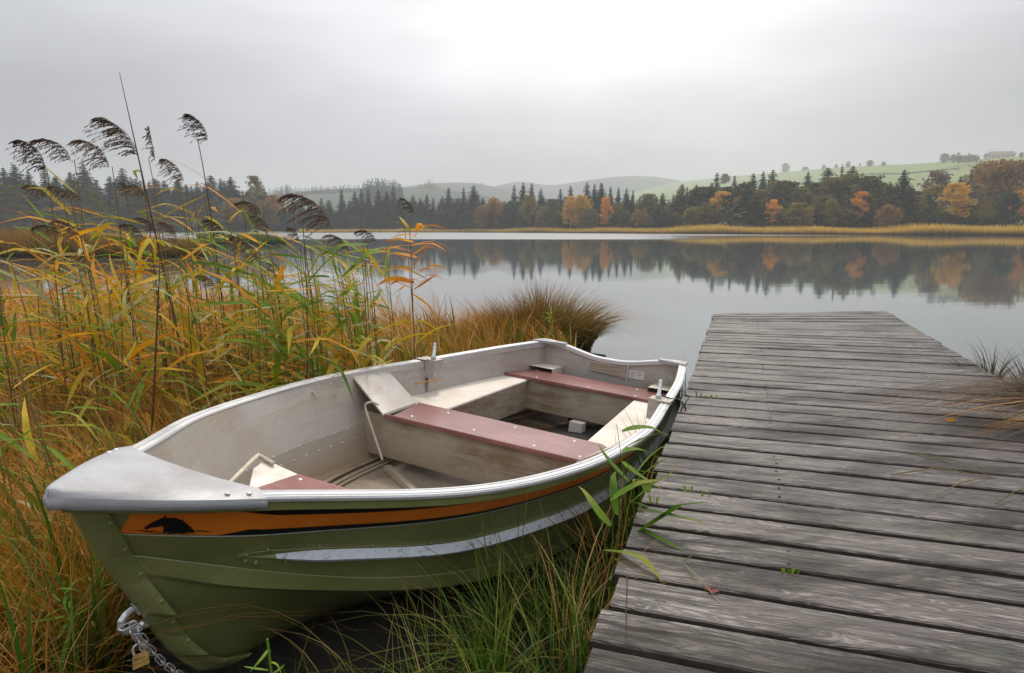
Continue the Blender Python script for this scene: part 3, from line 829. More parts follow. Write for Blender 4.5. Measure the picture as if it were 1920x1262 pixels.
# ---- thwarts and benches
def inner_y(x, z): return hull_y(x, z) - .014
def slab(mb, pts, z0, th):
    """horizontal quad pts [(x,y)*4], top at z0 (number or per-corner)"""
    zz = z0 if hasattr(z0, '__len__') else [z0] * 4
    mb.hexa([(x, y, z - th) for (x, y), z in zip(pts, zz)], [(x, y, z) for (x, y), z in zip(pts, zz)])
def board(name, pts, z0, th=.022):
    mb = MB(); n = len(pts); c = .006
    cx = sum(p[0] for p in pts) / n; cy = sum(p[1] for p in pts) / n
    def ins(p, d): 
        v = Vector((cx - p[0], cy - p[1])); v.normalize(); return (p[0] + v.x * d, p[1] + v.y * d)
    lo = [(*p, z0 - th) for p in pts]; mi = [(*p, z0 - c) for p in pts]; hi = [(*ins(p, c), z0) for p in pts]
    mb.v += lo + mi + hi
    mb.f.append(tuple(range(n))[::-1]); mb.f.append(tuple(2 * n + k for k in range(n)))
    for k in range(n):
        k2 = (k + 1) % n; mb.f.append((k, k2, n + k2, n + k)); mb.f.append((n + k, n + k2, 2 * n + k2, 2 * n + k))
    return bpart(name, mb, M['redwood'])
ZT = -.258
b1 = board('seat_board', [(2.03, -.50), (2.385, -.57), (2.395, -.585), (2.40, .555), (2.37, .585), (2.065, .588), (2.045, .57), (2.02, -.545)], ZT + .004)
mb = MB()
for (x, y) in ((2.10, -.42), (2.12, -.05), (2.10, .30), (2.32, -.33), (2.34, .08), (2.34, .42), (2.10, .54)): mb.dome((x, y, ZT + .003), (0, 0, 1), .009, .004)
o = bpart('bolt', mb, M['steel'], b1, smooth=True); o['kind'] = 'stuff'
# bulkhead under the middle seat
def panel(name, x, zt, zb, y0, y1, mat, fold=.012, dzb=0.):
    mb = MB(); n = 12; A, B2 = [], []
    yy = np.linspace(y0, y1, n + 1)
    for y in yy:
        A.append([(x, y, zt), (x, y, zt - .002), (x - .001, y, zb + dzb * (y - y0))]); B2.append([(x + .014, y, zt), (x + .014, y, zt - .002), (x + .014, y, zb + dzb * (y - y0))])
    mb.grid(A, flip=True); mb.grid(B2); mb.grid([[a[0] for a in A], [a[0] for a in B2]]); mb.grid([[a[-1] for a in A], [a[-1] for a in B2]], flip=True)
    return bpart(name, mb, mat)
def panel_fit(name, x, zt, zb, mat):
    """bulkhead cut to the inside of the hull"""
    mb = MB(); rows = []
    for z in np.linspace(zt, zb, 9):
        w_ = inner_y(x, z) - .002; rows.append([(x, y, z) for y in np.linspace(-w_, w_, 9)])
    mb.grid(rows); mb.grid([[(p[0] + .012, p[1], p[2]) for p in r] for r in rows], flip=True)
    mb.grid([rows[0], [(p[0] + .012, p[1], p[2]) for p in rows[0]]], flip=True)
    mb.tube([(x - .002, y, zt + .002) for y in (-inner_y(x, zt) + .02, inner_y(x, zt) - .02)], .005, 6)
    return bpart(name, mb, mat)
panel_fit('bulkhead', 2.055, ZT - .020, -.497, M['alu_wall'])
panel_fit('bulkhead', 3.60, -.238, -.452, M['alu_wall'])
# side benches: pale tops, stained inner walls
for sg, y0, y1 in ((-1, -.395, -.43), (1, .461, .365)):
    mb = MB()
    xa, xb = 2.375, 3.60; rows = []
    for k in range(9):
        t_ = k / 8; x = xa + (xb - xa) * t_; z = -.262 + .026 * t_; yi = y0 + (y1 - y0) * t_
        yo = inner_y(x, z - .01) * sg
        rows.append([(x, yo, z), (x, yi + .006 * sg, z), (x, yi, z - .006), (x, yi + .001 * sg, z - .014)])
    mb.grid(rows, flip=sg > 0); bt = bpart('bench_top', mb, M['alu_panel'])
    mb = MB(); rows = []
    for k in range(9):
        t_ = k / 8; x = xa + (xb - xa) * t_; z = -.262 + .026 * t_; yi = y0 + (y1 - y0) * t_
        rows.append([(x, yi + .001 * sg, z - .012), (x, yi + .002 * sg, z - .10), (x, yi + .004 * sg, -.462)])
    mb.grid(rows, flip=sg > 0); mb.grid([[(p[0], p[1] + .01 * sg, p[2]) for p in r] for r in rows], flip=sg < 0)
    bpart('bench_side', mb, M['alu_wall'])
# stern seat board and lockers in the corners
b2 = board('seat_board', [(3.575, -.655), (3.955, -.665), (3.955, .53), (3.59, .56)], -.215)
mb = MB()
for (x, y) in ((3.63, -.38), (3.64, .02), (3.64, .36), (3.9, -.5), (3.9, .3)): mb.dome((x, y, -.216), (0, 0, 1), .009, .004)
o = bpart('bolt', mb, M['steel'], b2, smooth=True); o['kind'] = 'stuff'
for sg in (-1, 1):
    yi = .375 * sg; mb = MB(); xa, xb = 3.90, XT - .01; z = -.185
    rows = [[(x, inner_y(x, z) * sg, z), (x, yi, z), (x, yi, z - .2)] for x in (xa, (xa + xb) / 2, xb)]
    mb.grid(rows, flip=sg > 0); bpart('stern_locker', mb, M['alu_panel'])
# slanting gussets from the ends of the middle seat up to the side
for sg in (-1, 1):
    mb = MB()
    yt = inner_y(2.2, -.11) ; q = [(2.057, yt + .0, -.098), (2.368, yt - .005, -.096), (2.392, .590, -.256), (2.022, .552, -.256)]
    T_ = [(a, b * sg, c) for a, b, c in q]; B_ = [(a, (b - .004) * sg, c - .014) for a, b, c in q]
    mb.hexa(B_, T_); bpart('seat_gusset', mb, M['alu_panel'])
mb = MB()
for t_ in (.06, .35, .65, .94):
    mb.dome((2.057 + .311 * t_, -(inner_y(2.2, -.11) - .02), -.106), (0, .5, .8), .006, .004)
o = bpart('rivet', mb, M['steel'], smooth=True); o['kind'] = 'stuff'
# bow seat
b3 = board('seat_board', [(.80, -.215), (1.04, -.215), (1.05, .22), (.80, .22)], ZT + .002)
mb = MB(); mb.dome((1.0, -.165, ZT + .001), (0, 0, 1), .010, .004); o = bpart('bolt', mb, M['steel'], b3, smooth=True)
for sg in (-1, 1):
    mb = MB(); q = [(.90, .300, -.222), (.985, .325, -.216), (1.045, .215, -.262), (.80, .215, -.262)]
    mb.hexa([(a, (b - .002) * sg, c - .012) for a, b, c in q], [(a, b * sg, c) for a, b, c in q]); bpart('seat_gusset', mb, M['alu_panel'])
panel_fit('bulkhead', .80, -.27, -.50, M['alu_wall'])
# floor plate, stringers, rib, bilge water
mb = MB(); rows = []
for x in np.linspace(.82, 4.10, 24):
    z = -.552; w_ = max(.02, inner_y(x, z) - .003); rows.append([(x, y, z) for y in np.linspace(-w_, w_, 11)])
mb.grid(rows); bpart('floor', mb, M['alu_floor'])
for sg in (-1, 1):
    mb = MB()
    for off, hh, r_ in ((.010, .018, .010), (.052, .006, .009), (.085, .008, .008)):
        mb.tube([(x, (inner_y(x, -.552) - off) * sg, -.548 + hh * .6) for x in np.linspace(.9, 3.9, 26)], r_, 6)
    bpart('floor_stringer', mb, M['alu_wall'])
def strip_box(name, p0, p1, w_, h_, mat):
    p0 = Vector(p0); p1 = Vector(p1); d = (p1 - p0); n_ = Vector((-d.y, d.x, 0)).normalized() * w_ / 2
    mb = MB(); mb.hexa([p0 - n_, p1 - n_, p1 + n_, p0 + n_], [v + Vector((0, 0, h_)) for v in (p0 - n_ * .6, p1 - n_ * .6, p1 + n_ * .6, p0 + n_ * .6)])
    return bpart(name, mb, mat)
strip_box('floor_rib', (2.03, -.50, -.549), (1.72, -.02, -.549), .055, .022, M['alu_wall'])
strip_box('floor_rib', (2.03, .50, -.549), (1.72, .0, -.549), .055, .022, M['alu_wall'])
strip_box('floor_rib', (3.40, -.47, -.549), (3.15, .0, -.549), .05, .020, M['alu_wall'])
strip_box('floor_rib', (3.15, .0, -.549), (3.30, .5, -.549), .05, .020, M['alu_wall'])
mb = MB(); mb.box((3.50, .02, -.50), (.075, .095, .11)); bpart('support_block', mb, M['alu_panel'])
tb = NT('bilge_water'); tb.pbr((.10, .062, .028), .03, 0., None, IOR=1.33, Alpha=.62)
mb = MB(); mb.grid([[(x, y, -.5405 + .0) for y in (-.52 + .1 * (x < 2.7), .55)] for x in (2.5, 3.0, 3.58)]); bpart('bilge_water', mb, tb.m)
# rowlock blocks with pins
for sg, x, y in ((-1, 2.73, None), (1, 2.84, None)):
    b_ = float(Bs(x)); zt = float(zg(x)); mb = MB()
    yi = b_ - .055
    mb.hexa([(x - .052, yi * sg, zt - .105), (x + .052, yi * sg, zt - .105), (x + .052, (yi - .062) * sg, zt - .105), (x - .052, (yi - .062) * sg, zt - .105)],
            [(x - .052, (yi + .01) * sg, zt + .010), (x + .052, (yi + .01) * sg, zt + .010), (x + .052, (yi - .062) * sg, zt + .010), (x - .052, (yi - .062) * sg, zt + .010)])
    mb.box((x - .02, (b_ - .03) * sg, zt + .0085), (.12, .07, .005))
    blk = bpart('rowlock_block', mb, M['alu_in'])
    mb = MB(); mb.box((x - .01, (yi - .036) * sg, zt - .155), (.10, .008, .11)); bpart('fixing_plate', mb, M['alu_in'], blk)
    mb = MB(); mb.tube([(x, (yi - .02) * sg, zt + .012), (x, (yi - .02) * sg, zt + .030), (x, (yi - .02) * sg, zt + .031), (x, (yi - .02) * sg, zt + .108), (x, (yi - .02) * sg, zt + .113)], [.017, .017, .0105, .0105, .007], 10)
    bpart('rowlock_pin', mb, M['steel'], blk, smooth=True)
    mb = MB()
    for dx, dz in ((-.05, -.085), (.055, -.085), (.055, -.03)): mb.dome((x + dx * .7, (yi - .063) * sg, zt + dz), (0, -sg, 0), .007, .004)
    o = bpart('screw', mb, M['steel'], blk, smooth=True); o['kind'] = 'stuff'
# cord and grab handles
def cord(pts, r, name, mat):
    P = [Vector(p) for p in pts]; out = []
    for i in range(len(P) - 1):
        p0, p1, p2, p3 = P[max(i - 1, 0)], P[i], P[i + 1], P[min(i + 2, len(P) - 1)]
        for k in range(6):
            t = k / 6; out.append(.5 * ((2 * p1) + (-p0 + p2) * t + (2 * p0 - 5 * p1 + 4 * p2 - p3) * t * t + (-p0 + 3 * p1 - 3 * p2 + p3) * t ** 3))
    out.append(P[-1]); mb = MB(); mb.tube(out, r, 7); return bpart(name, mb, mat, smooth=True)
cord([(2.02, -.585, -.212), (2.01, -.62, -.203), (2.0, -.655, -.222), (2.0, -.645, -.26), (2.0, -.59, -.36), (2.0, -.545, -.44), (2.0, -.515, -.497)], .0065, 'mooring_cord', M['rubber'])
cord([(3.60, -.655, -.225), (3.60, -.665, -.19), (3.63, -.665, -.178), (3.90, -.67, -.172), (3.94, -.665, -.18), (3.945, -.655, -.21)], .0065, 'grab_handle', M['rubber'])
cord([(3.62, -.63, -.225), (3.63, -.635, -.205), (3.90, -.64, -.198), (3.92, -.635, -.21)], .0055, 'grab_handle', M['rubber'])
cord([(.68, -.19, -.205), (.80, -.255, -.20), (.945, -.335, -.197), (.965, -.335, -.200), (.985, -.285, -.222)], .0085, 'grab_handle', M['rubber'])
# black cord lashed to the near rail aft of the rowlock
cord([(2.86, .70, -.03), (2.88, .76, -.045), (2.89, .80, -.045), (2.90, .835, -.07), (2.93, .85, -.12), (2.9, .845, -.17), (2.86, .83, -.12), (2.88, .835, -.06)], .004, 'lashing', M['black'])
cord([(3.1, .79, -.05), (3.0, .84, -.035), (2.93, .835, -.07), (2.95, .82, -.18)], .003, 'lashing', M['beam'])

# mooring hook on the stem, chain and padlock
def bp(px, py, y=0.0):
    """boat-frame point in the plane y behind photo pixel"""
    d = at(px, py, 1.0) - Vector((0, 0, CZ)); c = Vector((0, 0, CZ)) - BO
    c = Vector((c.dot(BX), c.dot(BY), c.dot(BZ))); r = Vector((d.dot(BX), d.dot(BY), d.dot(BZ)))
    t_ = (y - c.y) / r.y; return c + r * t_
mb = MB(); hp = [bp(*p) for p in ((262, 1150), (252, 1137), (248, 1142), (236, 1152), (227, 1165), (226, 1178), (234, 1184), (246, 1183), (258, 1178), (266, 1170), (276, 1172))]
mb.tube([tuple(p) for p in hp], [.006, .0065, .0075, .0085, .009, .009, .009, .0085, .008, .008, .008], 9)
mb.hexa([tuple(bp(243, 1133, -.012)), tuple(bp(254, 1138, -.012)), tuple(bp(254, 1138, .012)), tuple(bp(243, 1133, .012))], [tuple(bp(246, 1130, -.012)), tuple(bp(257, 1137, -.012)), tuple(bp(257, 1137, .012)), tuple(bp(246, 1130, .012))])
bpart('mooring_hook', mb, M['steel'], smooth=False)
def wpx(px, py, y=0.0):
    p = bp(px, py, y); return BW(p.x, p.y, p.z)
chain = empty('mooring_chain', wpx(253, 1178))
tag(chain, 'galvanised chain hanging from the hook on the bow of the boat', 'chain')
def link_mesh():
    mb = MB(); pts = []
    for k in range(20):
        t = 2 * math.pi * k / 20; c, s = math.cos(t), math.sin(t)
        pts.append((.0085 * s, 0, (.012 if c > 0 else -.012) + .0085 * c))
    mb.tube(pts, .0021, 6, closed=True)
    me = bpy.data.meshes.new('link'); me.from_pydata(mb.v, [], mb.f); me.polygons.foreach_set('use_smooth', np.ones(len(me.polygons), dtype=bool)); me.materials.append(M['steel']); return me
LM = link_mesh()
cp = [wpx(*p, y=q) for p, q in (((240, 1173), .018), ((248, 1169), .02), ((256, 1176), .022), ((262, 1190), .022), ((272, 1203), .02), ((281, 1217), .02), ((292, 1228), .02), ((303, 1240), .02), ((318, 1252), .02), ((335, 1264), .02), ((352, 1276), .02), ((370, 1290), .02))]
cl_ = [0.]
for a, b in zip(cp[:-1], cp[1:]): cl_.append(cl_[-1] + (b - a).length)
nl = int(cl_[-1] / .0262); prev = None
for k in range(nl + 1):
    s_ = k * .0262; j = max(i for i in range(len(cl_)) if cl_[i] <= s_ + 1e-9); j = min(j, len(cp) - 2)
    t_ = (s_ - cl_[j]) / (cl_[j + 1] - cl_[j]); p = cp[j].lerp(cp[j + 1], t_); d = (cp[j + 1] - cp[j]).normalized()
    q = d.to_track_quat('Z', 'Y').to_matrix().to_4x4() @ Matrix.Rotation(math.pi / 2 * (k % 2) + .35 + rnd.uniform(-.2, .2), 4, 'Z')
    lo = obj('link', LM, chain); lo.matrix_world = Matrix.Translation(p) @ q
    lo.matrix_parent_inverse = Matrix.Translation(chain.location).inverted()
# second strand of the chain looped back to the padlock
for k, (px, py) in enumerate(((250, 1190), (259, 1198), (266, 1208), (272, 1218))):
    p = wpx(px, py, .03); p2 = wpx(px + 6, py + 8, .03)
    q = (p2 - p).to_track_quat('Z', 'Y').to_matrix().to_4x4() @ Matrix.Rotation(math.pi / 2 * (k % 2) + .8, 4, 'Z')
    lo = obj('link', LM, chain); lo.matrix_world = Matrix.Translation(p) @ q; lo.matrix_parent_inverse = Matrix.Translation(chain.location).inverted()
pc = wpx(264, 1237, .03)
lock = empty('padlock', pc); tag(lock, 'brass padlock with engraved lettering hanging on the bow chain', 'padlock')
toc = (Vector((0, 0, CZ)) - pc).normalized()
lock.rotation_euler = (math.radians(-14), math.radians(-12), math.radians(27) + math.atan2(-.0, 1))
hw, hh, hd = .0205, .0165, .0065
mb = MB()
for_ = []
outl = [(-hw - .003, -hh), (hw - .003, -hh), (hw + .003, hh * .9), (hw * .6 + .003, hh), (-hw * .5, hh), (-hw + .004, hh * .85)]
n = len(outl)
for yy, s_ in ((-hd, .97), (-hd + .002, 1.), (hd - .002, 1.), (hd, .97)):
    mb.v += [(a * s_, yy, b * s_) for a, b in outl]
for r_ in range(3):
    for k in range(n):
        k2 = (k + 1) % n; mb.f.append((r_ * n + k, r_ * n + k2, (r_ + 1) * n + k2, (r_ + 1) * n + k))
mb.f.append(tuple(range(n))[::-1]); mb.f.append(tuple(3 * n + k for k in range(n)))
body = mb.build('lock_body', M['brass'], lock)
mb = MB(); pts = [(-.011, 0, hh * .8)] + [(-.011, 0, hh + .006)] + [(.0015 - .0125 * math.cos(t), 0, hh + .012 + .013 * math.sin(t)) for t in np.linspace(0, math.pi, 12)] + [(.014, 0, hh + .004), (.014, 0, hh * .8)]
mb.tube(pts, .0033, 8); mb.build('shackle', M['steel'], lock, smooth=True)
for txt, sz, z in (("50 mm", .0085, .003), ("Made in Germany", .0062, -.007)):
    cu = bpy.data.curves.new('lettering', 'FONT'); cu.body = txt; cu.size = sz; cu.align_x = 'CENTER'; cu.extrude = .0002; cu.materials.append(M['ink'])
    tmp = bpy.data.objects.new('lettering', cu); COL.objects.link(tmp); bpy.context.view_layer.update()
    tme = bpy.data.meshes.new_from_object(tmp.evaluated_get(bpy.context.evaluated_depsgraph_get())); bpy.data.objects.remove(tmp)
    to = bpy.data.objects.new('lettering', tme); COL.objects.link(to); to['kind'] = 'stuff'; to.parent = body; to.location = (0, -hd - .0001, z); to.rotation_euler = (math.pi / 2, 0, 0)

# ================================================================ HILLS
def mat_hill(name, a, b, wood):
    t = NT(name); v = t.n('ShaderNodeNewGeometry').outputs['Position']
    n = t.noise(v, .02, 5, .6); m = t.noise(v, .006, 3)
    c = t.ramp(n, [(.35, a), (.65, b)])
    if wood is not None:
        c = t.mix(t.ramp(m, [(.48, 0.), (.56, 1.)]), c, wood)
    t.pbr(c, .95); return t.m
M['meadow'] = mat_hill('hill_meadow', (.12, .17, .022), (.17, .215, .038), None)
M['hill'] = mat_hill('wooded_hill', (.030, .050, .025), (.050, .070, .032), (.018, .030, .018))
def hill(name, prof, Y0, Y1, z0, mat, back=260, nx=120, ny=26, rough=.6, pw=1.25, Yf=None):
    """prof: (photo x, photo y of the ridge) at distance Y1; slopes up from Y0"""
    pxs = np.linspace(prof[0][0], prof[-1][0], nx); ry = hermite([p[0] for p in prof], [p[1] for p in prof], pxs)
    V = []
    for j in range(ny + 8):
        t_ = j / (ny - 1)
        for px, py in zip(pxs, ry):
            if Yf: Y1 = Yf(px)
            R = at(px, py, Y1)
            if t_ <= 1:
                Y = Y0 + (Y1 - Y0) * t_; z = z0 + (R.z - z0) * t_ ** pw + rough * math.sin(px * .03 + Y * .02) * t_ * (1 - t_)
            else:
                Y = Y1 + back * (t_ - 1) * 3; z = R.z - (t_ - 1) * (R.z - z0) * 1.2
            V.append((at(px, py, Y).x, Y, z))
    n = nx; i = np.arange(n * (ny + 8)).reshape(ny + 8, n)
    f = np.stack([i[:-1, :-1], i[:-1, 1:], i[1:, 1:], i[1:, :-1]], -1).reshape(-1, 4)
    return tag(obj(name, mesh_np(name, np.array(V), f, mat, smooth=True)), kind='structure')
def YM(px): return float(np.interp(px, [1180, 1400, 1650, 1900], [2000, 1500, 850, 680]))
hill('hill', [(1180, 352), (1300, 338), (1400, 328), (1480, 322), (1560, 315), (1620, 311), (1700, 308), (1760, 304), (1840, 298), (1920, 293), (2100, 285), (2500, 282), (3200, 300)], 250, 560, 1.0, M['meadow'], Yf=lambda p: YM(p))
hill('hill', [(780, 420), (860, 372), (930, 349), (975, 341), (1030, 347), (1090, 340), (1150, 332), (1200, 330), (1260, 336), (1310, 348), (1370, 352), (1450, 372), (1600, 400)], 900, 1900, 6., M['hill'], 400)
hill('hill', [(-900, 372), (-200, 360), (200, 356), (430, 370), (505, 368), (560, 360), (640, 354), (700, 352), (760, 352), (860, 358), (930, 372), (1000, 398), (1060, 424)], 300, 900, 1.5, M['hill'], 300)
hill('hill', [(620, 380), (700, 360), (760, 350), (830, 343), (900, 345), (960, 360), (1040, 380)], 700, 1350, 4., M['hill'], 300)

# ================================================================ TREES
def leafquads(C, S, rs, flat=.0, up=None):
    """random quads at centres C, size S"""
    n = len(C); a = rs.normal(size=(n, 3)); a /= np.linalg.norm(a, axis=1)[:, None]
    b = rs.normal(size=(n, 3)); b[:, 2] *= (1 - flat); b -= a * (a * b).sum(1)[:, None]; b /= np.linalg.norm(b, axis=1)[:, None]
    S = np.asarray(S).reshape(-1, 1) * rs.uniform(.6, 1.3, (n, 1)); a = a * S; b = b * S * .7
    V = np.stack([C - a, C + b * .9, C + a, C - b], 1).reshape(-1, 3)
    return V, np.arange(n * 4).reshape(n, 4)
def spruce(seed, lean=0., ragged=.25, wid=.19):
    rs = np.random.RandomState(seed); V = []; Fc = []
    nl = 34
    for i in range(nl):
        z = .06 + .93 * (i / nl) ** .92; r = wid * (1 - z) ** .72 * (1 + rs.uniform(-ragged, ragged)) + .004
        nb = int(8 + 9 * (1 - z))
        for k in range(nb):
            t = 2 * math.pi * (k + rs.rand()) / nb; rr = r * rs.uniform(.55, 1.12); dx, dy = math.cos(t), math.sin(t)
            droop = .35 * rr + .01
            w = .006 + .19 * rr
            b0 = np.array([lean * z, 0, z]); m_ = b0 + np.array([dx * rr * .6, dy * rr * .6, -droop * .35]); tip = b0 + np.array([dx * rr, dy * rr, -droop + .012])
            sd_ = np.array([-dy, dx, 0])
            n = len(V)
            V += [b0 + sd_ * w * .3, b0 - sd_ * w * .3, m_ - sd_ * w + [0, 0, -.012], m_ + sd_ * w + [0, 0, -.012], tip]
            Fc += [(n, n + 1, n + 2, n + 3), (n + 3, n + 2, n + 4, n + 4)]
            for q in range(3):
                f_ = rs.uniform(.25, 1.); c = b0 + (tip - b0) * f_; s_ = w * rs.uniform(.5, 1.1); o_ = rs.uniform(-1, 1) * w * .8
                c = c + sd_ * o_; n = len(V)
                V += [c + [0, 0, .004], c + sd_ * s_ + [dx * s_ * .4, dy * s_ * .4, -s_ * .9], c + [dx * s_, dy * s_, -s_ * .7], c - sd_ * s_ * .7 + [0, 0, -s_ * .8]]
                Fc.append((n, n + 1, n + 2, n + 3))
    V = np.array(V); 
    faces = [tuple(dict.fromkeys(f)) for f in Fc]
    tr = MB(); tr.tube([(0, 0, -.03), (lean * .5, 0, .5), (lean, 0, .985)], [.016, .010, .002], 6)
    return V, faces, tr
def broad(seed, wid=.36, zb=.25, dens=1., top=1., gaps=.0, stem=.014):
    rs = np.random.RandomState(seed); Cs = []; K = int(40 * dens) + 12; tips = []
    for _ in range(K):
        z = zb + (top - zb) * rs.rand() ** .85; u = (z - zb) / (top - zb)
        R = wid * (math.sin(math.pi * min(.97, (u * .88 + .10))) ** .62)
        t = rs.rand() * 6.283; r = R * math.sqrt(rs.rand()) * .84
        c = np.array([r * math.cos(t), r * math.sin(t), z]); tips.append(c)
        cr = wid * rs.uniform(.26, .46); m = int(38)
        p = rs.normal(size=(m, 3)); p /= np.linalg.norm(p, axis=1)[:, None]; p *= (rs.rand(m, 1) ** .45) * cr; p[:, 2] *= .75
        Cs.append(c + p)
    C = np.concatenate(Cs); C = C[C[:, 2] < top * 1.0]
    C = C[C[:, 2] > zb * .7]
    V, Fc = leafquads(C, .022 + .010 * (wid > .3), rs)
    tr = MB(); tr.tube([(0, 0, -.03), (.006, 0, zb), (.0, .006, (zb + top) * .55), (0, 0, top * .9)], [stem, stem * .85, stem * .55, stem * .15], 6)
    for c in tips[::3]:
        z0 = max(zb * .7, c[2] - np.hypot(c[0], c[1]) * .9)
        tr.tube([(0, 0, z0), tuple(c * np.array([.55, .55, 1]) + np.array([0, 0, -.02 * 0])), tuple(c)], [stem * .4, stem * .25, stem * .08], 4)
    return V, [tuple(f) for f in Fc], tr
def mat_crown(name, stops, scale=.9):
    t = NT(name); oi = t.n('ShaderNodeObjectInfo').outputs['Random']
    n = t.noise(t.coord('Object', (1, 1, 1), rnd_off=True), 9 * scale, 3, .6)
    f = t.math('ADD', t.math('MULTIPLY', n, .75), t.math('MULTIPLY', oi, .32))
    c = t.ramp(f, stops)
    p = t.n('ShaderNodeBsdfPrincipled', {'Base Color': c, 'Roughness': .8})
    tr = t.n('ShaderNodeBsdfTranslucent', {'Color': c})
    mx = t.n('ShaderNodeMixShader', {0: .40, 1: p.outputs[0], 2: tr.outputs[0]})
    t.t.links.new(mx.outputs[0], t.out.inputs[0]); return t.m
CM = {
 'spruce': mat_crown('spruce_needles', [(.3, (.012, .036, .012)), (.55, (.032, .070, .018)), (.8, (.075, .11, .025))]),
 'pine': mat_crown('pine_needles', [(.3, (.030, .055, .008)), (.5, (.085, .10, .014)), (.65, (.17, .15, .022)), (.85, (.24, .19, .03))]),
 'olive': mat_crown('olive_leaves', [(.3, (.14, .13, .018)), (.55, (.25, .20, .03)), (.8, (.36, .26, .04))]),
 'gold': mat_crown('golden_leaves', [(.3, (.48, .28, .012)), (.55, (.66, .38, .02)), (.8, (.76, .46, .03))]),
 'orange': mat_crown('orange_leaves', [(.3, (.54, .24, .012)), (.55, (.74, .34, .015)), (.8, (.84, .42, .025))]),
 'brown': mat_crown('russet_leaves', [(.3, (.22, .125, .018)), (.55, (.34, .19, .025)), (.8, (.44, .25, .03))]),
 'beige': mat_crown('bare_pinkish_twigs', [(.3, (.16, .10, .07)), (.55, (.25, .17, .12)), (.8, (.3, .21, .15))]),
 'green': mat_crown('dull_green_leaves', [(.3, (.05, .075, .02)), (.55, (.085, .115, .03)), (.8, (.13, .16, .04))]),
}
M['bark'] = mat_simple('dark_bark', (.045, .035, .025), .9, var=.4, scale=8)
M['birchbark'] = mat_simple('birch_bark', (.42, .38, .32), .8, var=.4, scale=10)
PROTO = {}
def proto(kind, seed):
    k = (kind, seed)
    if k in PROTO: return PROTO[k]
    if kind == 'spruce': V, f, tr = spruce(seed, wid=[.27, .30, .25, .33][seed % 4], ragged=[.2, .3, .35, .25][seed % 4])
    elif kind == 'thin': V, f, tr = spruce(seed + 40, wid=.21, ragged=.6)
    elif kind == 'round': V, f, tr = broad(seed + 10, .40, .16, 1.5)
    elif kind == 'tall': V, f, tr = broad(seed + 20, .24, .20, .9)
    elif kind == 'birch': V, f, tr = broad(seed + 30, .26, .34, .6, stem=.011)
    elif kind == 'wide': V, f, tr = broad(seed + 50, .50, .10, 2.6)
    elif kind == 'pine': V, f, tr = broad(seed + 60, .33, .12, 1.2)
    cm = mesh_np('crown', np.asarray(V), f, None); cm.materials.append(None)
    tm = bpy.data.meshes.new('trunk'); tm.from_pydata(tr.v, [], tr.f); tm.materials.append(None)
    PROTO[k] = (cm, tm); return PROTO[k]
def tree(name, kind, px, ytop, Y, mat, label, group=None, cat='tree', zbase=None, wx=1., bark='bark', seed=None):
    P = at(px, ytop, Y); zb = float(ground_h(P.x, Y)) if zbase is None else zbase
    h = P.z - zb; s = seed if seed is not None else rnd.randrange(4)
    cm, tm = proto(kind, s)
    e = empty(name, (P.x, Y, zb), rnd.uniform(0, 6.28)); tag(e, label, cat, group)
    c = obj('crown', cm, e, scale=(h * wx, h * wx, h)); t = obj('trunk', tm, e, scale=(h * wx, h * wx, h))
    for o, m_ in ((c, mat), (t, M[bark])):
        o.material_slots[0].link = 'OBJECT'; o.material_slots[0].material = m_
    return e
def shY(px): return float(np.interp(px, [a for a, b in SHORE], [b for a, b in SHORE]))
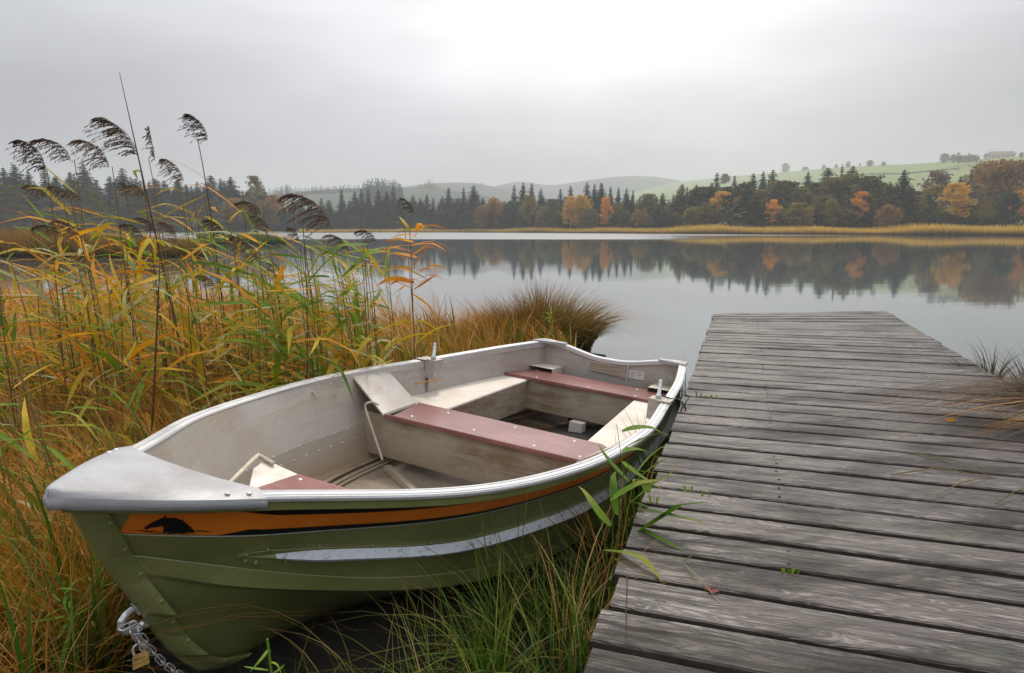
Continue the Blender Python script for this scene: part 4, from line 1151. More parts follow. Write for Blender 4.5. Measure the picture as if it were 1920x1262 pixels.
# single trees the photograph lets one tell apart along the far bank
G1 = 'trees along the far shore'
T = [ # kind, x, ytop, dY, material, label, width, bark
 ('spruce', 1345, 321, 22, 'spruce', 'tall dark spruce left of its slimmer twin above the small golden birch', 1.0),
 ('spruce', 1378, 326, 24, 'spruce', 'slim pointed spruce just right of the taller spruce above the golden birch', .85),
 ('spruce', 1413, 322, 22, 'spruce', 'spruce at the left of the dense dark clump behind the small orange birch', .95),
 ('spruce', 1432, 318, 30, 'spruce', 'narrow spruce top in the middle of the dense dark clump', .7),
 ('spruce', 1450, 315, 22, 'spruce', 'tallest spruce at the right of the dense dark clump over the orange birch', 1.1),
 ('spruce', 1516, 319, 24, 'spruce', 'broad spruce standing alone between the dark clump and the ragged pine', 1.0),
 ('thin', 1553, 311, 20, 'spruce', 'ragged spruce with gappy crown left of the bare broken spire', 1.9),
 ('thin', 1580, 304, 26, 'spruce', 'bare broken spire with a few twigs at its top', .45),
 ('thin', 1600, 308, 20, 'spruce', 'ragged spruce right of the bare broken spire', 1.9),
 ('spruce', 1697, 315, 10, 'spruce', 'lone dark spruce standing clear before the green meadow', 1.15),
 ('spruce', 1803, 328, 34, 'spruce', 'dark spruce half hidden behind the big golden birch', .9),
 ('spruce', 1823, 320, 40, 'spruce', 'dark spruce between the golden birch and the brown round tree', .9),
 ('pine', 1893, 362, 4, 'spruce', 'dark low pine in front of the huge russet tree', 1.0),
 ('birch', 1354, 359, 9, 'gold', 'small golden birch below the two slim spruces', 1.2),
 ('birch', 1387, 369, 9, 'orange', 'little orange birch right of the small golden birch', .9),
 ('birch', 1452, 374, 4, 'orange', 'orange birch with white trunk under the dense dark clump', 1.1),
 ('round', 1430, 356, 12, 'olive', 'olive rounded tree left of the orange birch with white trunk', .8),
 ('birch', 1617, 359, 6, 'orange', 'orange birch leaning out of the dark trees below the ragged spruces', 1.0),
 ('birch', 1640, 372, 7, 'olive', 'olive birch right of the leaning orange birch', 1.0),
 ('tall', 1797, 343, 6, 'gold', 'large golden birch with white trunk on the far bank', 1.5),
 ('tall', 1762, 320, 40, 'beige', 'tall pinkish leafless tree behind the olive birches', 1.3),
 ('tall', 1755, 347, 16, 'olive', 'olive tree below the pinkish leafless tree', 1.4),
 ('tall', 1832, 346, 16, 'olive', 'olive tree right of the large golden birch', 1.4),
 ('round', 1846, 309, 46, 'brown', 'brown round tree left of the huge russet tree', .9),
 ('wide', 1890, 301, 30, 'brown', 'huge domed russet tree on the far bank', .95),
 ('birch', 1917, 358, 8, 'orange', 'orange bush-like birch beside the dark low pine', 1.1),
 ('spruce', 1289, 348, 20, 'spruce', 'spruce tip rising left of the bright meadow slope', .8),
 ('round', 1545, 368, 8, 'pine', 'olive green rounded tree below the ragged spruces', 1.1),
 ('spruce', 841, 349, 6, 'spruce', 'dark spruce left of the close spruce pair', 1.0),
 ('spruce', 869, 349, 8, 'spruce', 'slim spruce at the left of the close pair', .75),
 ('spruce', 888, 345, 6, 'spruce', 'broadest spruce of the close pair', 1.25),
 ('spruce', 964, 344, 14, 'spruce', 'spruce left of the tall double spruce', .8),
 ('spruce', 981, 340, 12, 'spruce', 'left top of the tall double spruce', .95),
 ('spruce', 997, 341, 12, 'spruce', 'right top of the tall double spruce', .95),
 ('spruce', 1014, 351, 14, 'spruce', 'spruce stepping down right of the tall double spruce', .9),
 ('spruce', 1051, 352, 16, 'spruce', 'left of the two lone spruces behind the golden thicket', 1.0),
 ('spruce', 1070, 346, 16, 'spruce', 'right of the two lone spruces behind the golden thicket', 1.0),
 ('spruce', 1101, 339, 18, 'spruce', 'first spruce of the high group behind the golden thicket', .95),
 ('spruce', 1115, 342, 20, 'spruce', 'second spruce of the high group behind the golden thicket', .7),
 ('spruce', 1128, 340, 18, 'spruce', 'third spruce of the high group behind the golden thicket', 1.),
 ('spruce', 1145, 347, 22, 'spruce', 'spruce right above the tall orange larch', .8),
 ('spruce', 1160, 349, 22, 'spruce', 'first small spruce right of the tall orange larch', .8),
 ('spruce', 1175, 351, 22, 'spruce', 'second small spruce right of the tall orange larch', .8),
 ('spruce', 1187, 354, 22, 'spruce', 'third small spruce right of the tall orange larch', .8),
 ('round', 927, 372, 8, 'brown', 'russet rounded tree between the spruce pair and the olive birch', 1.0),
 ('tall', 990, 366, 3, 'olive', 'pale olive birch in front of the tall double spruce', 1.2),
 ('tall', 1070, 368, 4, 'gold', 'left golden tree of the thicket on the far bank', 1.1),
 ('round', 1092, 367, 6, 'gold', 'upper golden tree of the thicket on the far bank', .8),
 ('round', 1103, 392, 2, 'olive', 'low olive bush in front of the golden thicket', 1.3),
 ('tall', 1137, 370, 3, 'orange', 'tall orange larch on the far bank', .95),
 ('birch', 1195, 393, 2, 'olive', 'small birch with pale trunk right of the orange larch', 1.1),
 ('birch', 1208, 391, 5, 'brown', 'russet birch beside the small pale birch', 1.),
 ('round', 1236, 386, 4, 'green', 'rounded green tree right of the russet birch', 1.),
 ('round', 1300, 388, 3, 'olive', 'olive tree at the left end of the right far wood', 1.1), ('tall', 1325, 380, 3, 'olive', 'tall olive tree left of the small golden birch', 1.2), ('round', 1500, 380, 2, 'olive', 'yellowish bushy tree between the orange birch and the ragged spruces', 1.2), ('tall', 1560, 374, 3, 'olive', 'yellowish upright tree below the bare broken spire', 1.2), ('round', 1668, 384, 2, 'brown', 'brown bushy tree left of the lone dark spruce', 1.1), ('tall', 1725, 366, 6, 'olive', 'slender olive tree right of the lone dark spruce', 1.2), ('round', 1022, 388, 1, 'olive', 'olive bush right of the pale olive birch', 1.), ('round', 905, 388, 1, 'brown', 'small russet tree beside the close spruce pair', 1.), ('tall', 1160, 380, 4, 'olive', 'olive tree right of the tall orange larch', 1.1),
 ('spruce', 1243, 360, 16, 'spruce', 'dark twin topped spruce above the rounded green tree', 1.3),
 ('pine', 1215, 364, 16, 'pine', 'olive pine behind the russet birch', 1.),
 ('round', 958, 378, 8, 'pine', 'dull olive tree left of the pale olive birch', 1.),
 ('round', 1035, 374, 6, 'green', 'dull green tree left of the golden thicket', 1.),
 ('tall', 475, 330, 8, 'olive', 'tall yellowing birch standing above the reeds on the far left bank', .85),
 ('round', 510, 366, 12, 'brown', 'russet tree right of the tall yellowing birch', 1.1),
 ('round', 440, 372, 3, 'brown', 'brown tree left of the tall yellowing birch', 1.1),
]
for (kd, px, yt, dY, mt, lab, wx) in T:
    tree('birch_tree' if kd in ('birch', 'tall') else 'spruce_tree' if kd in ('spruce', 'thin') else 'tree', kd, px, yt, shY(px) + dY + 6, CM[mt], lab, G1, wx=wx, bark='birchbark' if kd == 'birch' or (kd == 'tall' and mt in ('gold',)) else 'bark')
# repeats nothing tells apart
def row(xs_, ys_, dY, kind, mat, label, group, name, wx=1., jy=6):
    for px, yt in zip(xs_, ys_):
        yt = yt + rnd.uniform(-3, 4)
        tree(name, kind, px, yt, shY(px) + dY + rnd.uniform(-jy, jy) * .5 + 6, CM[mat], label, group, wx=wx * rnd.uniform(.85, 1.15))
LS = [-420, -370, -310, -260, -215, -170, -130, -90, -55, -20, 5, 25, 52, 81, 104, 130, 155, 180, 205, 228, 246, 262, 279, 296, 313, 331, 350, 369, 390, 414, 439, 455]
LY = [300, 310, 296, 305, 300, 312, 303, 300, 309, 302, 307, 303, 318, 303, 325, 318, 306, 330, 326, 312, 335, 337, 340, 337, 345, 337, 346, 338, 340, 347, 342, 352]
row(LS, LY, 16, 'spruce', 'spruce', 'dark spruce in the tree line behind the tall reeds on the far left bank', 'spruces on the far left bank', 'spruce_tree', 1.15)
row([x + 13 for x in LS], [y + rnd.uniform(22, 40) for y in LY], 4, 'spruce', 'pine', 'lower green conifer before the far left spruces', 'lower conifers on the far left bank', 'conifer_tree', 1.3)
row([530, 548, 566, 582, 602, 618, 640, 655, 665, 677, 690, 709, 725, 737, 750, 774, 788, 800, 812, 826, 855, 905], [388, 380, 376, 384, 372, 376, 356, 372, 354, 354, 352, 355, 358, 349, 368, 361, 372, 364, 366, 374, 368, 366], 8, 'spruce', 'spruce', 'blue green spruce in the tree line between the reed plumes and the spruce pair', 'spruces in the middle tree line', 'spruce_tree', 1.05)
row([1262, 1275, 1306, 1320, 1332, 1362, 1396, 1466, 1478, 1492, 1500, 1530, 1566, 1590, 1630, 1648, 1662, 1672, 1682, 1716, 1730], [378, 370, 358, 352, 356, 348, 346, 336, 340, 350, 352, 340, 338, 326, 334, 346, 356, 352, 364, 358, 368], 15, 'pine', 'pine', 'dark green pine in the dense wood on the right far bank', 'pines of the right far wood', 'pine_tree', 1.1)
row([1268, 1296, 1318, 1340, 1366, 1400, 1420, 1474, 1500, 1524, 1566, 1590, 1660, 1680, 1718, 1738, 1772, 1812, 1850, 1872], [402, 396, 398, 394, 396, 388, 396, 388, 394, 392, 386, 390, 388, 396, 394, 386, 392, 392, 396, 398], 5, 'round', 'pine', 'low dark bushy tree at the water side of the right far wood', 'low trees of the right far wood', 'bushy_tree', 1.25, 2)
row([1970, 2020, 2080, 2150, 2230, 2320], [320, 335, 315, 330, 325, 318], 20, 'round', 'brown', 'brown rounded tree of the right far wood', 'brown trees of the right far wood', 'tree', 1., 4)
row([835, 850, 915, 940, 975, 1005, 1022, 1048, 1150, 1170, 1250], [392, 398, 396, 400, 402, 398, 392, 394, 398, 396, 396], 3, 'pine', 'pine', 'low dark tree at the foot of the middle tree line', 'low trees of the middle tree line', 'bushy_tree', 1.2, 2)
def infill(p0, p1, step, ylo, yhi, dY, kind, mat, label, group, name, wx, seed):
    rs = np.random.RandomState(seed); px = p0
    while px < p1:
        tree(name, kind, px + rs.uniform(-2, 2), rs.uniform(ylo, yhi), shY(px) + dY + rs.uniform(-3, 8), CM[mat], label, group, wx=wx * rs.uniform(.8, 1.3), seed=rs.randint(4))
        px += step * rs.uniform(.6, 1.4)
infill(535, 830, 8, 372, 396, 16, 'spruce', 'spruce', 'smaller spruce filling the middle tree line left of the close pair', 'small spruces of the middle tree line', 'spruce_tree', 1.25, 1)
infill(830, 1060, 9, 366, 388, 20, 'spruce', 'spruce', 'smaller spruce filling the tree line behind the olive birches', 'small spruces behind the olive birches', 'spruce_tree', 1.25, 2)
infill(1080, 1270, 9, 362, 384, 26, 'spruce', 'spruce', 'smaller spruce filling the wood behind the golden thicket', 'small spruces behind the golden thicket', 'spruce_tree', 1.25, 3)
infill(1270, 1720, 10, 334, 372, 14, 'spruce', 'pine', 'conifer top showing over the dense right far wood', 'conifer tops of the right far wood', 'conifer_tree', 1.3, 4)
infill(-350, 500, 13, 325, 366, 22, 'spruce', 'spruce', 'smaller spruce filling the wood on the far left bank', 'small spruces on the far left bank', 'spruce_tree', 1.3, 5)
infill(1950, 2900, 34, 330, 372, 14, 'round', 'brown', 'russet tree on the far bank beyond the huge domed one', 'russet trees at the far right', 'tree', 1., 6)
infill(1940, 2900, 24, 340, 380, 6, 'spruce', 'pine', 'conifer on the far bank beyond the dark low pine', 'conifers at the far right', 'conifer_tree', 1.3, 7)
# hazy hillside trees and hedge on the meadow
def hz(px, py): return at(px, py, 560).z
for (px, yt, kd, wx, lab) in ((1360, 326, 'round', 1.2, 'faint rounded tree on the misty slope above the two slim spruces'), (1474, 306, 'round', 1.0, 'large misty tree at the left end of the meadow'), (1510, 313, 'wide', 1.4, 'broad misty bush right of the large misty tree'),
        (1545, 309, 'round', .9, 'first hedge tree right of the misty bush on the ridge'), (1568, 308, 'round', .9, 'second hedge tree right of the misty bush on the ridge'), (1591, 303, 'round', .9, 'third hedge tree on the ridge, above the ragged spruces'), (1613, 305, 'tall', .8, 'thin little tree between the rounded ridge trees'), (1632, 300, 'round', 1.15, 'rounded tree alone on the ridge of the meadow'),
        (1657, 303, 'round', 1.1, 'small rounded tree at the right of the lone ridge tree'), (1771, 288, 'round', 1.3, 'broad tree on the crest at the left end of the long hedge'), (1848, 288, 'tall', 1.1, 'bare thin tree between hedge and farmhouse'), (1916, 286, 'round', 1., 'dark tree right of the farmhouse')):
    r = hermite([1300, 1400, 1480, 1560, 1620, 1700, 1760, 1840, 1920], [338, 328, 322, 315, 311, 308, 304, 298, 293], px)
    Y = YM(px) - 12 if px > 1400 else 480
    tree('hedge_tree', kd, px, yt, Y, CM['green'], lab, 'trees on the misty ridge', zbase=at(px, float(r) + (4 if px > 1400 else 16), Y).z, wx=wx)
# long clipped hedge and farmhouse on the crest
def clump_mesh(name, centers, r, n, seed, mat, size, attr=False):
    rs = np.random.RandomState(seed); C = []
    for c in centers: C.append(np.array(c) + rs.normal(size=(n, 3)) * np.array(r) * .45)
    V, f = leafquads(np.concatenate(C), size, rs); return mesh_np(name, V, f, mat)
hc = [tuple(at(px, 298 - (px - 1785) * .02, 690)) for px in range(1786, 1834, 3)]
tag(obj('hedge', clump_mesh('hedge', hc, (3.0, 2.5, 3.2), 60, 5, CM['green'], 1.3)), 'long hazy hedge on the crest between the broad tree and the farmhouse', 'hedge')
M['wall_pink'] = mat_simple('pale_rendered_wall', (.62, .50, .45), .8, var=.08, scale=1)
M['roof'] = mat_simple('grey_brown_tiles', (.20, .14, .12), .8, var=.2, scale=2)
M['glass'] = mat_simple('window_glass', (.04, .05, .06), .1, var=.1)
fp = at(1876, 301, 700); house = empty('farmhouse', tuple(fp), math.radians(-14)); tag(house, 'long farmhouse with pale walls and brown roof on the misty crest', 'farmhouse')
mb = MB(); mb.box((0, 0, 2.0), (17, 8, 4.6)); mb.build('wall', M['wall_pink'], house)
mb = MB(); mb.add([(-9.4, -5, 4.2), (9.4, -5, 4.2), (9.4, 5, 4.2), (-9.4, 5, 4.2), (-8.6, 0, 7.2), (8.6, 0, 7.2)], [(0, 1, 5, 4), (2, 3, 4, 5), (1, 2, 5), (3, 0, 4), (3, 2, 1, 0)]); mb.build('roof', M['roof'], house)
for k in range(5):
    house.scale = (1.24,) * 3
    mb = MB(); mb.box((-6.4 + 3.2 * k, -4.02, 2.3), (1.1, .1, 1.3)); mb.build('window', M['glass'], house)
def meadow_pt(px, py):
    R = at(px, float(hermite([p[0] for p in MP], [p[1] for p in MP], px)), YM(px))
    for t_ in np.linspace(1, .1, 200):
        Y = 250 + (YM(px) - 250) * t_; z = 1. + (R.z - 1.) * t_ ** 1.25
        if z <= at(px, py, Y).z: return (at(px, py, Y).x, Y, z + .6)
    return tuple(R)
MP = [(1180, 352), (1300, 338), (1400, 328), (1480, 322), (1560, 315), (1620, 311), (1700, 308), (1760, 304), (1840, 298), (1920, 293)]
for (a, b, lab) in (((1612, 328), (1700, 327), 'left faint hedge line crossing the meadow'), ((1704, 326), (1800, 317), 'right faint hedge line climbing the meadow')):
    cs = [meadow_pt(px, a[1] + (b[1] - a[1]) * (px - a[0]) / (b[0] - a[0])) for px in np.arange(a[0], b[0], 1.6)]
    tag(obj('hedge', clump_mesh('hedge', cs, (2., 1.2, .9), 14, 8, CM['green'], .7)), lab, 'hedge')
# wooded hilltops: far-off woods that read as one mass
def wood(name, pts, Y, h, label, seed, mat='spruce', dens=1.0, depth=26):
    rs = np.random.RandomState(seed); Vs = []; Fs = []; off = 0
    base = [spruce(200 + k, wid=.17, ragged=.3)[0] for k in range(2)]; basef = spruce(200, wid=.17, ragged=.3)[1]
    small = []
    for k in range(3):   # light cone-of-sprays trees for the distance
        r2 = np.random.RandomState(300 + k); V = []; f = []
        for i in range(46):
            z = r2.rand() ** .8; r = .22 * (1 - z) + .01; t = r2.rand() * 6.28; n = len(V)
            c = np.array([r * math.cos(t) * .8, r * math.sin(t) * .8, z]); s = .03 + .10 * (1 - z)
            V += [c + [0, 0, s * .8], c + [s * .8 * math.cos(t) - s * .5 * math.sin(t), s * .8 * math.sin(t) + s * .5 * math.cos(t), -s * .5], c + [s * .8 * math.cos(t) + s * .5 * math.sin(t), s * .8 * math.sin(t) - s * .5 * math.cos(t), -s * .5]]
            f.append((n, n + 1, n + 2))
        small.append((np.array(V), np.array(f)))
    px0, px1 = pts[0][0], pts[-1][0]
    for px in np.arange(px0, px1, 3.2 / dens):
        for dpt in range(3):
            x = px + rs.uniform(-2, 2); Yd = Y - depth * dpt * .5 + rs.uniform(-6, 6)
            ty = float(np.interp(x, [p[0] for p in pts], [p[1] for p in pts])) + dpt * 5 + rs.uniform(-2.5, 3.5)
            P = at(x, ty, Yd); hh = h * rs.uniform(.8, 1.25); V, f = small[rs.randint(3)]
            Vs.append(V * np.array([hh, hh, hh]) + np.array([P.x, Yd, P.z - hh])); Fs.append(f + off); off += len(V)
    return tag(obj(name, mesh_np(name, np.concatenate(Vs), np.concatenate(Fs), CM[mat])), label, kind='stuff')
wood('far_wood', [(505, 356), (532, 348), (536, 346), (560, 352), (600, 348), (640, 347), (690, 346), (755, 352)], 820, 21, 'misty wood on the low hill behind the plumes', 1)
wood('far_wood', [(682, 340), (690, 336), (702, 333), (715, 334), (722, 337), (735, 336), (755, 345)], 640, 22, 'misty spruce knoll behind the middle tree line', 2)
wood('far_wood', [(770, 350), (790, 342), (805, 338), (820, 344), (835, 352), (860, 358)], 900, 23, 'faint wooded knoll right of the misty spruce knoll', 3, 'brown')
wood('far_wood', [(840, 348), (880, 342), (905, 344), (930, 352), (960, 360)], 1320, 24, 'faint ridge wood in the mist', 4)
wood('far_wood', [(1000, 352), (1060, 345), (1120, 336), (1180, 332), (1230, 334), (1290, 345), (1340, 356)], 1860, 22, 'very faint wood on the farthest hill', 6)

# ================================================================ FAR REED BELTS
def blades(name, P, H, Wd, lean, tint, mat, label, seg=2, parent=None, kind='stuff', cat=None, curl=.0, droop=.0, phi=None, seed=0, twist=.4):
    """ribbons of grass: P roots (n,3), H lengths, Wd widths, lean (n,3) horizontal displacement of the tip in blade lengths"""
    rs = np.random.RandomState(seed); n = len(P); P = np.asarray(P, float); H = np.asarray(H, float).reshape(n); Wd = np.asarray(Wd, float).reshape(n)
    lean = np.asarray(lean, float); ln = np.linalg.norm(lean[:, :2], axis=1) + 1e-6
    a = rs.uniform(0, 2 * np.pi, n) if phi is None else phi
    side = np.stack([np.cos(a), np.sin(a), np.zeros(n)], 1)
    V = []; A = []
    for i in range(seg + 1):
        t = i / seg
        bend = t ** 1.9
        z = H * (t - droop * np.clip(ln, 0, 1.2) * t ** 2.6)
        c = P + np.stack([lean[:, 0] * H * bend, lean[:, 1] * H * bend, z], 1)
        w = Wd * (1 - t ** 1.7) * (.6 + .6 * min(t * 3, 1)) / 1.2
        ca, sa = np.cos(twist * t), np.sin(twist * t)
        sd_ = np.stack([side[:, 0] * ca - side[:, 1] * sa, side[:, 0] * sa + side[:, 1] * ca, side[:, 2]], 1)
        if i == seg: V.append(c[:, None]); A.append(np.stack([tint[:, 0], np.full(n, t), tint[:, 1]], 1)[:, None])
        else:
            V.append(np.stack([c - sd_ * w[:, None] * .5, c + sd_ * w[:, None] * .5], 1)); A.append(np.repeat(np.stack([tint[:, 0], np.full(n, t), tint[:, 1]], 1)[:, None], 2, 1))
    V = np.concatenate(V, 1); A = np.concatenate(A, 1); m = V.shape[1]
    fs = []
    for i in range(seg - 1): fs.append([2 * i, 2 * i + 1, 2 * i + 3, 2 * i + 2])
    base_ = np.arange(n)[:, None] * m
    quads = np.concatenate([base_ + np.array(f)[None] for f in fs]) if fs else np.zeros((0, 4), int)
    tris = base_ + np.array([2 * seg - 2, 2 * seg - 1, 2 * seg])[None]
    me = bpy.data.meshes.new(name); V = V.reshape(-1, 3).astype(np.float32); A = A.reshape(-1, 3)
    me.vertices.add(len(V)); me.vertices.foreach_set('co', V.ravel())
    li = np.concatenate([quads.ravel(), tris.ravel()]).astype(np.int32); me.loops.add(len(li)); me.loops.foreach_set('vertex_index', li)
    ls = np.concatenate([np.arange(len(quads)) * 4, len(quads) * 4 + np.arange(len(tris)) * 3]).astype(np.int32)
    me.polygons.add(len(ls)); me.polygons.foreach_set('loop_start', ls); me.polygons.foreach_set('use_smooth', np.ones(len(ls), dtype=bool)); me.update(calc_edges=True)
    ca_ = me.color_attributes.new('tint', 'FLOAT_COLOR', 'POINT'); a4 = np.ones((len(V), 4), np.float32); a4[:, :3] = A; ca_.data.foreach_set('color', a4.ravel())
    me.materials.append(mat); o = obj(name, me, parent)
    if label: o['label'] = label
    if cat: o['category'] = cat
    if kind: o['kind'] = kind
    return o
rs = np.random.RandomState(5)
n = 30000
px = rs.uniform(560, 2700, n); Ysh = np.interp(px, [a for a, b in SHORE], [b for a, b in SHORE]); Yb = Ysh + rs.rand(n) ** 1.5 * 12 - 1.0
X = (px - 960) / 1296 * Yb
hh = np.interp(px, [560, 800, 1000, 1150, 1400, 1920, 2300], [1.3, 1.3, 1.7, 2.1, 2.3, 2.4, 2.6]) * (.8 + .25 * np.sin(X * .21) * np.sin(X * .077 + 1)) * rs.uniform(.75, 1.15, n)
zb_ = np.maximum(WZ - .05, np.minimum(ground_h(X, Yb), WZ + .6))
# the belt's stalks are darker brown below, their heads golden
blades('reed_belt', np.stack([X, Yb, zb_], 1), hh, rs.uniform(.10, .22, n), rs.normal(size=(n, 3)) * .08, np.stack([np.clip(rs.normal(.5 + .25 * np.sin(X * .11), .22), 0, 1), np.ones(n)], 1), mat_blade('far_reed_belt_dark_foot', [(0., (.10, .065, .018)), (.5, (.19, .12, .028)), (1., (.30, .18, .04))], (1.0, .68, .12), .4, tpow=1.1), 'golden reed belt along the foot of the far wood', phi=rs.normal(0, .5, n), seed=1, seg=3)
# nearer reed spits on the left
def spit(px0, px1, Y0, dY, h, n, seed, mat, lab, green):
    rs = np.random.RandomState(seed); px = rs.uniform(px0, px1, n); fall = np.clip((px1 - px) / (px1 - px0) * 4, .25, 1)
    Y = Y0 + rs.rand(n) * dY * fall; X = (px - 960) / 1296 * Y
    H = h * fall ** .3 * rs.uniform(.7, 1.15, n)
    return blades('reed_spit', np.stack([X, Y, np.full(n, WZ - .03)], 1), H, rs.uniform(.03, .07, n), rs.normal(size=(n, 3)) * .16 + [-.12, 0, 0], np.stack([np.clip(rs.normal(green, .2, n), 0, 1), rs.rand(n)], 1), mat, lab, phi=rs.normal(0, .6, n), seed=seed, seg=3)
spit(-700, 385, 36, 9, 1.5, 15000, 21, mat_blade('near_spit_reeds', [(0., (.05, .06, .015)), (.5, (.20, .12, .03)), (1., (.36, .20, .05))], (.52, .26, .06)), 'russet reed spit reaching in from the left edge', .55)
spit(370, 535, 68, 8, 1.0, 6000, 22, M['grass'], 'small green spit of reeds behind the plumes', .25)

# ================================================================ HAZE
hz_ = NT('mist'); hz_.t.nodes.remove(hz_.out); hz_.out = hz_.n('ShaderNodeOutputMaterial')
pv = hz_.n('ShaderNodeVolumePrincipled', {'Color': (.93, .95, 1.0, 1), 'Density': 0.00055, 'Anisotropy': .25})
hz_.t.links.new(pv.outputs[0], hz_.out.inputs['Volume'])
mb = MB(); mb.box((0, 1270, 82), (3200, 2800, 172))
haze = mb.build('haze', hz_.m); haze['kind'] = 'stuff'; haze['label'] = 'thin mist over the lake, thickening towards the hills'

# ================================================================ MARSH GRASS
def hull_clear(X, Y, pad=.02):
    """False where a root would stand inside the boat"""
    d = np.stack([X - BO.x, Y - BO.y], 1); bx = np.array([BX.x, BX.y]); bx /= np.linalg.norm(bx); by = np.array([bx[1], -bx[0]])
    u = d @ bx; v = d @ by
    b = np.array([float(Bs(max(0, min(BL, k)))) for k in np.clip(u, 0, BL)])
    return ~((u > .02) & (u < BL + .05) & (np.abs(v) < b + pad))
def port_side(X, Y):
    """True left of the boat and beyond its bow"""
    d = np.stack([X - BO.x, Y - BO.y], 1); bx = np.array([BX.x, BX.y]); bx /= np.linalg.norm(bx); by = np.array([bx[1], -bx[0]])
    u = d @ bx; v = d @ by
    return v < np.interp(u, [-3, -.6, -.1, .3], [-.75, -.42, -.22, 0.])
def jetty_sn(X, Y):
    d = np.stack([X - DO.x, Y - DO.y], 1); return d @ np.array([DU.x, DU.y]), d @ np.array([DN.x, DN.y])
def clumped(n, rs, fx, spread=.07, per=26):
    """roots gathered in tufts; fx(k) draws k tuft centres (x,y)"""
    k = n // per; cx, cy = fx(k); i = np.repeat(np.arange(k), per)
    r = spread * np.sqrt(rs.rand(len(i))); t = rs.uniform(0, 6.283, len(i))
    return cx[i] + r * np.cos(t), cy[i] + r * np.sin(t), i, r / spread, t
def wedge(rs, k, Ylo, Yhi, p0, p1, pw):
    """tuft centres spread over the strip of marsh between photo columns p0..p1, denser near the camera"""
    Y = Ylo + (Yhi - Ylo) * rs.rand(k) ** pw; px = rs.uniform(p0, p1, k); return (px - 960) / 1296 * Y, Y
rs = np.random.RandomState(31)
def marsh(seed, n, Ylo, Yhi, p0, p1, pw, h0, h1, w0, w1, leanv, hue, mat, lab, seg=5, spread=.08, per=26, clear=.03, droop=.45, fan=.35):
    rs = np.random.RandomState(seed)
    X, Y, ci, rr, tt = clumped(n, rs, lambda k: wedge(rs, k, Ylo, Yhi, p0, p1, pw), spread, per)
    gh = ground_h(X, Y); ok = (gh > WZ - .03) & hull_clear(X, Y, clear); s_, n_ = jetty_sn(X, Y); ok &= ~((n_ > -.04) & (n_ < 2.03) & (s_ < 7.3)); ok &= port_side(X, Y) | (Y > 6.5)
    nc = ci.max() + 1
    ch = rs.uniform(.75, 1.2, nc)[ci]; chue = hue(X, Y) + rs.normal(0, .13, nc)[ci]
    # the marsh dips and rises in slow waves
    wave = 1 + .16 * np.sin(X * 1.7 + Y * .9) + .12 * np.sin(X * .8 - Y * 1.6)
    H = rs.uniform(h0, h1, len(X)) * ch * wave
    ld = leanv(X, Y); ldc = rs.normal(0, .22, (nc, 2))[ci]
    L = np.stack([ld[0] + ldc[:, 0] + np.cos(tt) * rr * fan + rs.normal(0, .20, len(X)), ld[1] + ldc[:, 1] + np.sin(tt) * rr * fan + rs.normal(0, .20, len(X)), 0 * X], 1)
    W = rs.uniform(w0, w1, len(X)) * (1 + .12 * np.maximum(0, Y - 3))
    T = np.stack([np.clip(chue + rs.normal(0, .16, len(X)), 0, 1), rs.rand(len(X)) ** .6], 1)
    P = np.stack([X, Y, gh - .02], 1)
    k = ok
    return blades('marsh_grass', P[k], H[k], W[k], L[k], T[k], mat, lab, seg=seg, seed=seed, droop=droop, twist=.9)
hueA = lambda X, Y: .50 + .22 * np.sin(X * .9 + 1.) * np.cos(Y * .7) + .10 * smoothstep(3.5, 8, Y) + .10 * smoothstep(-1.5, -3.5, X)
# short, matted undergrowth, then the tall layers
marsh(101, 30000, .9, 11.5, -520, 1080, 1.5, .22, .50, .006, .013, lambda X, Y: (-.25 + 0 * X, .05 + 0 * X), lambda X, Y: hueA(X, Y) - .12, M['sedge'], 'matted marsh grass left of the boat', seg=4, spread=.11)
marsh(102, 34000, .9, 12.5, -520, 1000, 1.35, .42, .78, .004, .009, lambda X, Y: (-.42 + .5 * smoothstep(-1.6, 1.2, X), .10 + 0 * X), hueA, M['sedge'], 'tall autumn sedge left of the boat', spread=.07)
marsh(103, 11000, 5.5, 13.5, -520, 820, .9, .6, .95, .004, .008, lambda X, Y: (-.55 + .35 * smoothstep(-3, 0, X), 0 * X), lambda X, Y: .78 + 0 * X, M['sedge'], 'pale straw sedge at the edge of the lake', spread=.09, droop=.55)
marsh(104, 4200, 1.0, 9, -500, 900, 1.2, .45, .80, .012, .022, lambda X, Y: (-.30 + 0 * X, -.05 + 0 * X), lambda X, Y: .22 + 0 * X, M['grass'], 'broad green blades among the sedge', spread=.05, per=7, seg=6, droop=.7)
# green belt close along the far side of the boat and at the bow
marsh(105, 9000, 1.2, 7.5, 60, 1060, 1.1, .28, .52, .004, .008, lambda X, Y: (-.1 + 0 * X, .15 + 0 * X), lambda X, Y: .30 + 0 * X, M['grass'], 'green grass along the far side of the boat', spread=.07, clear=.02)
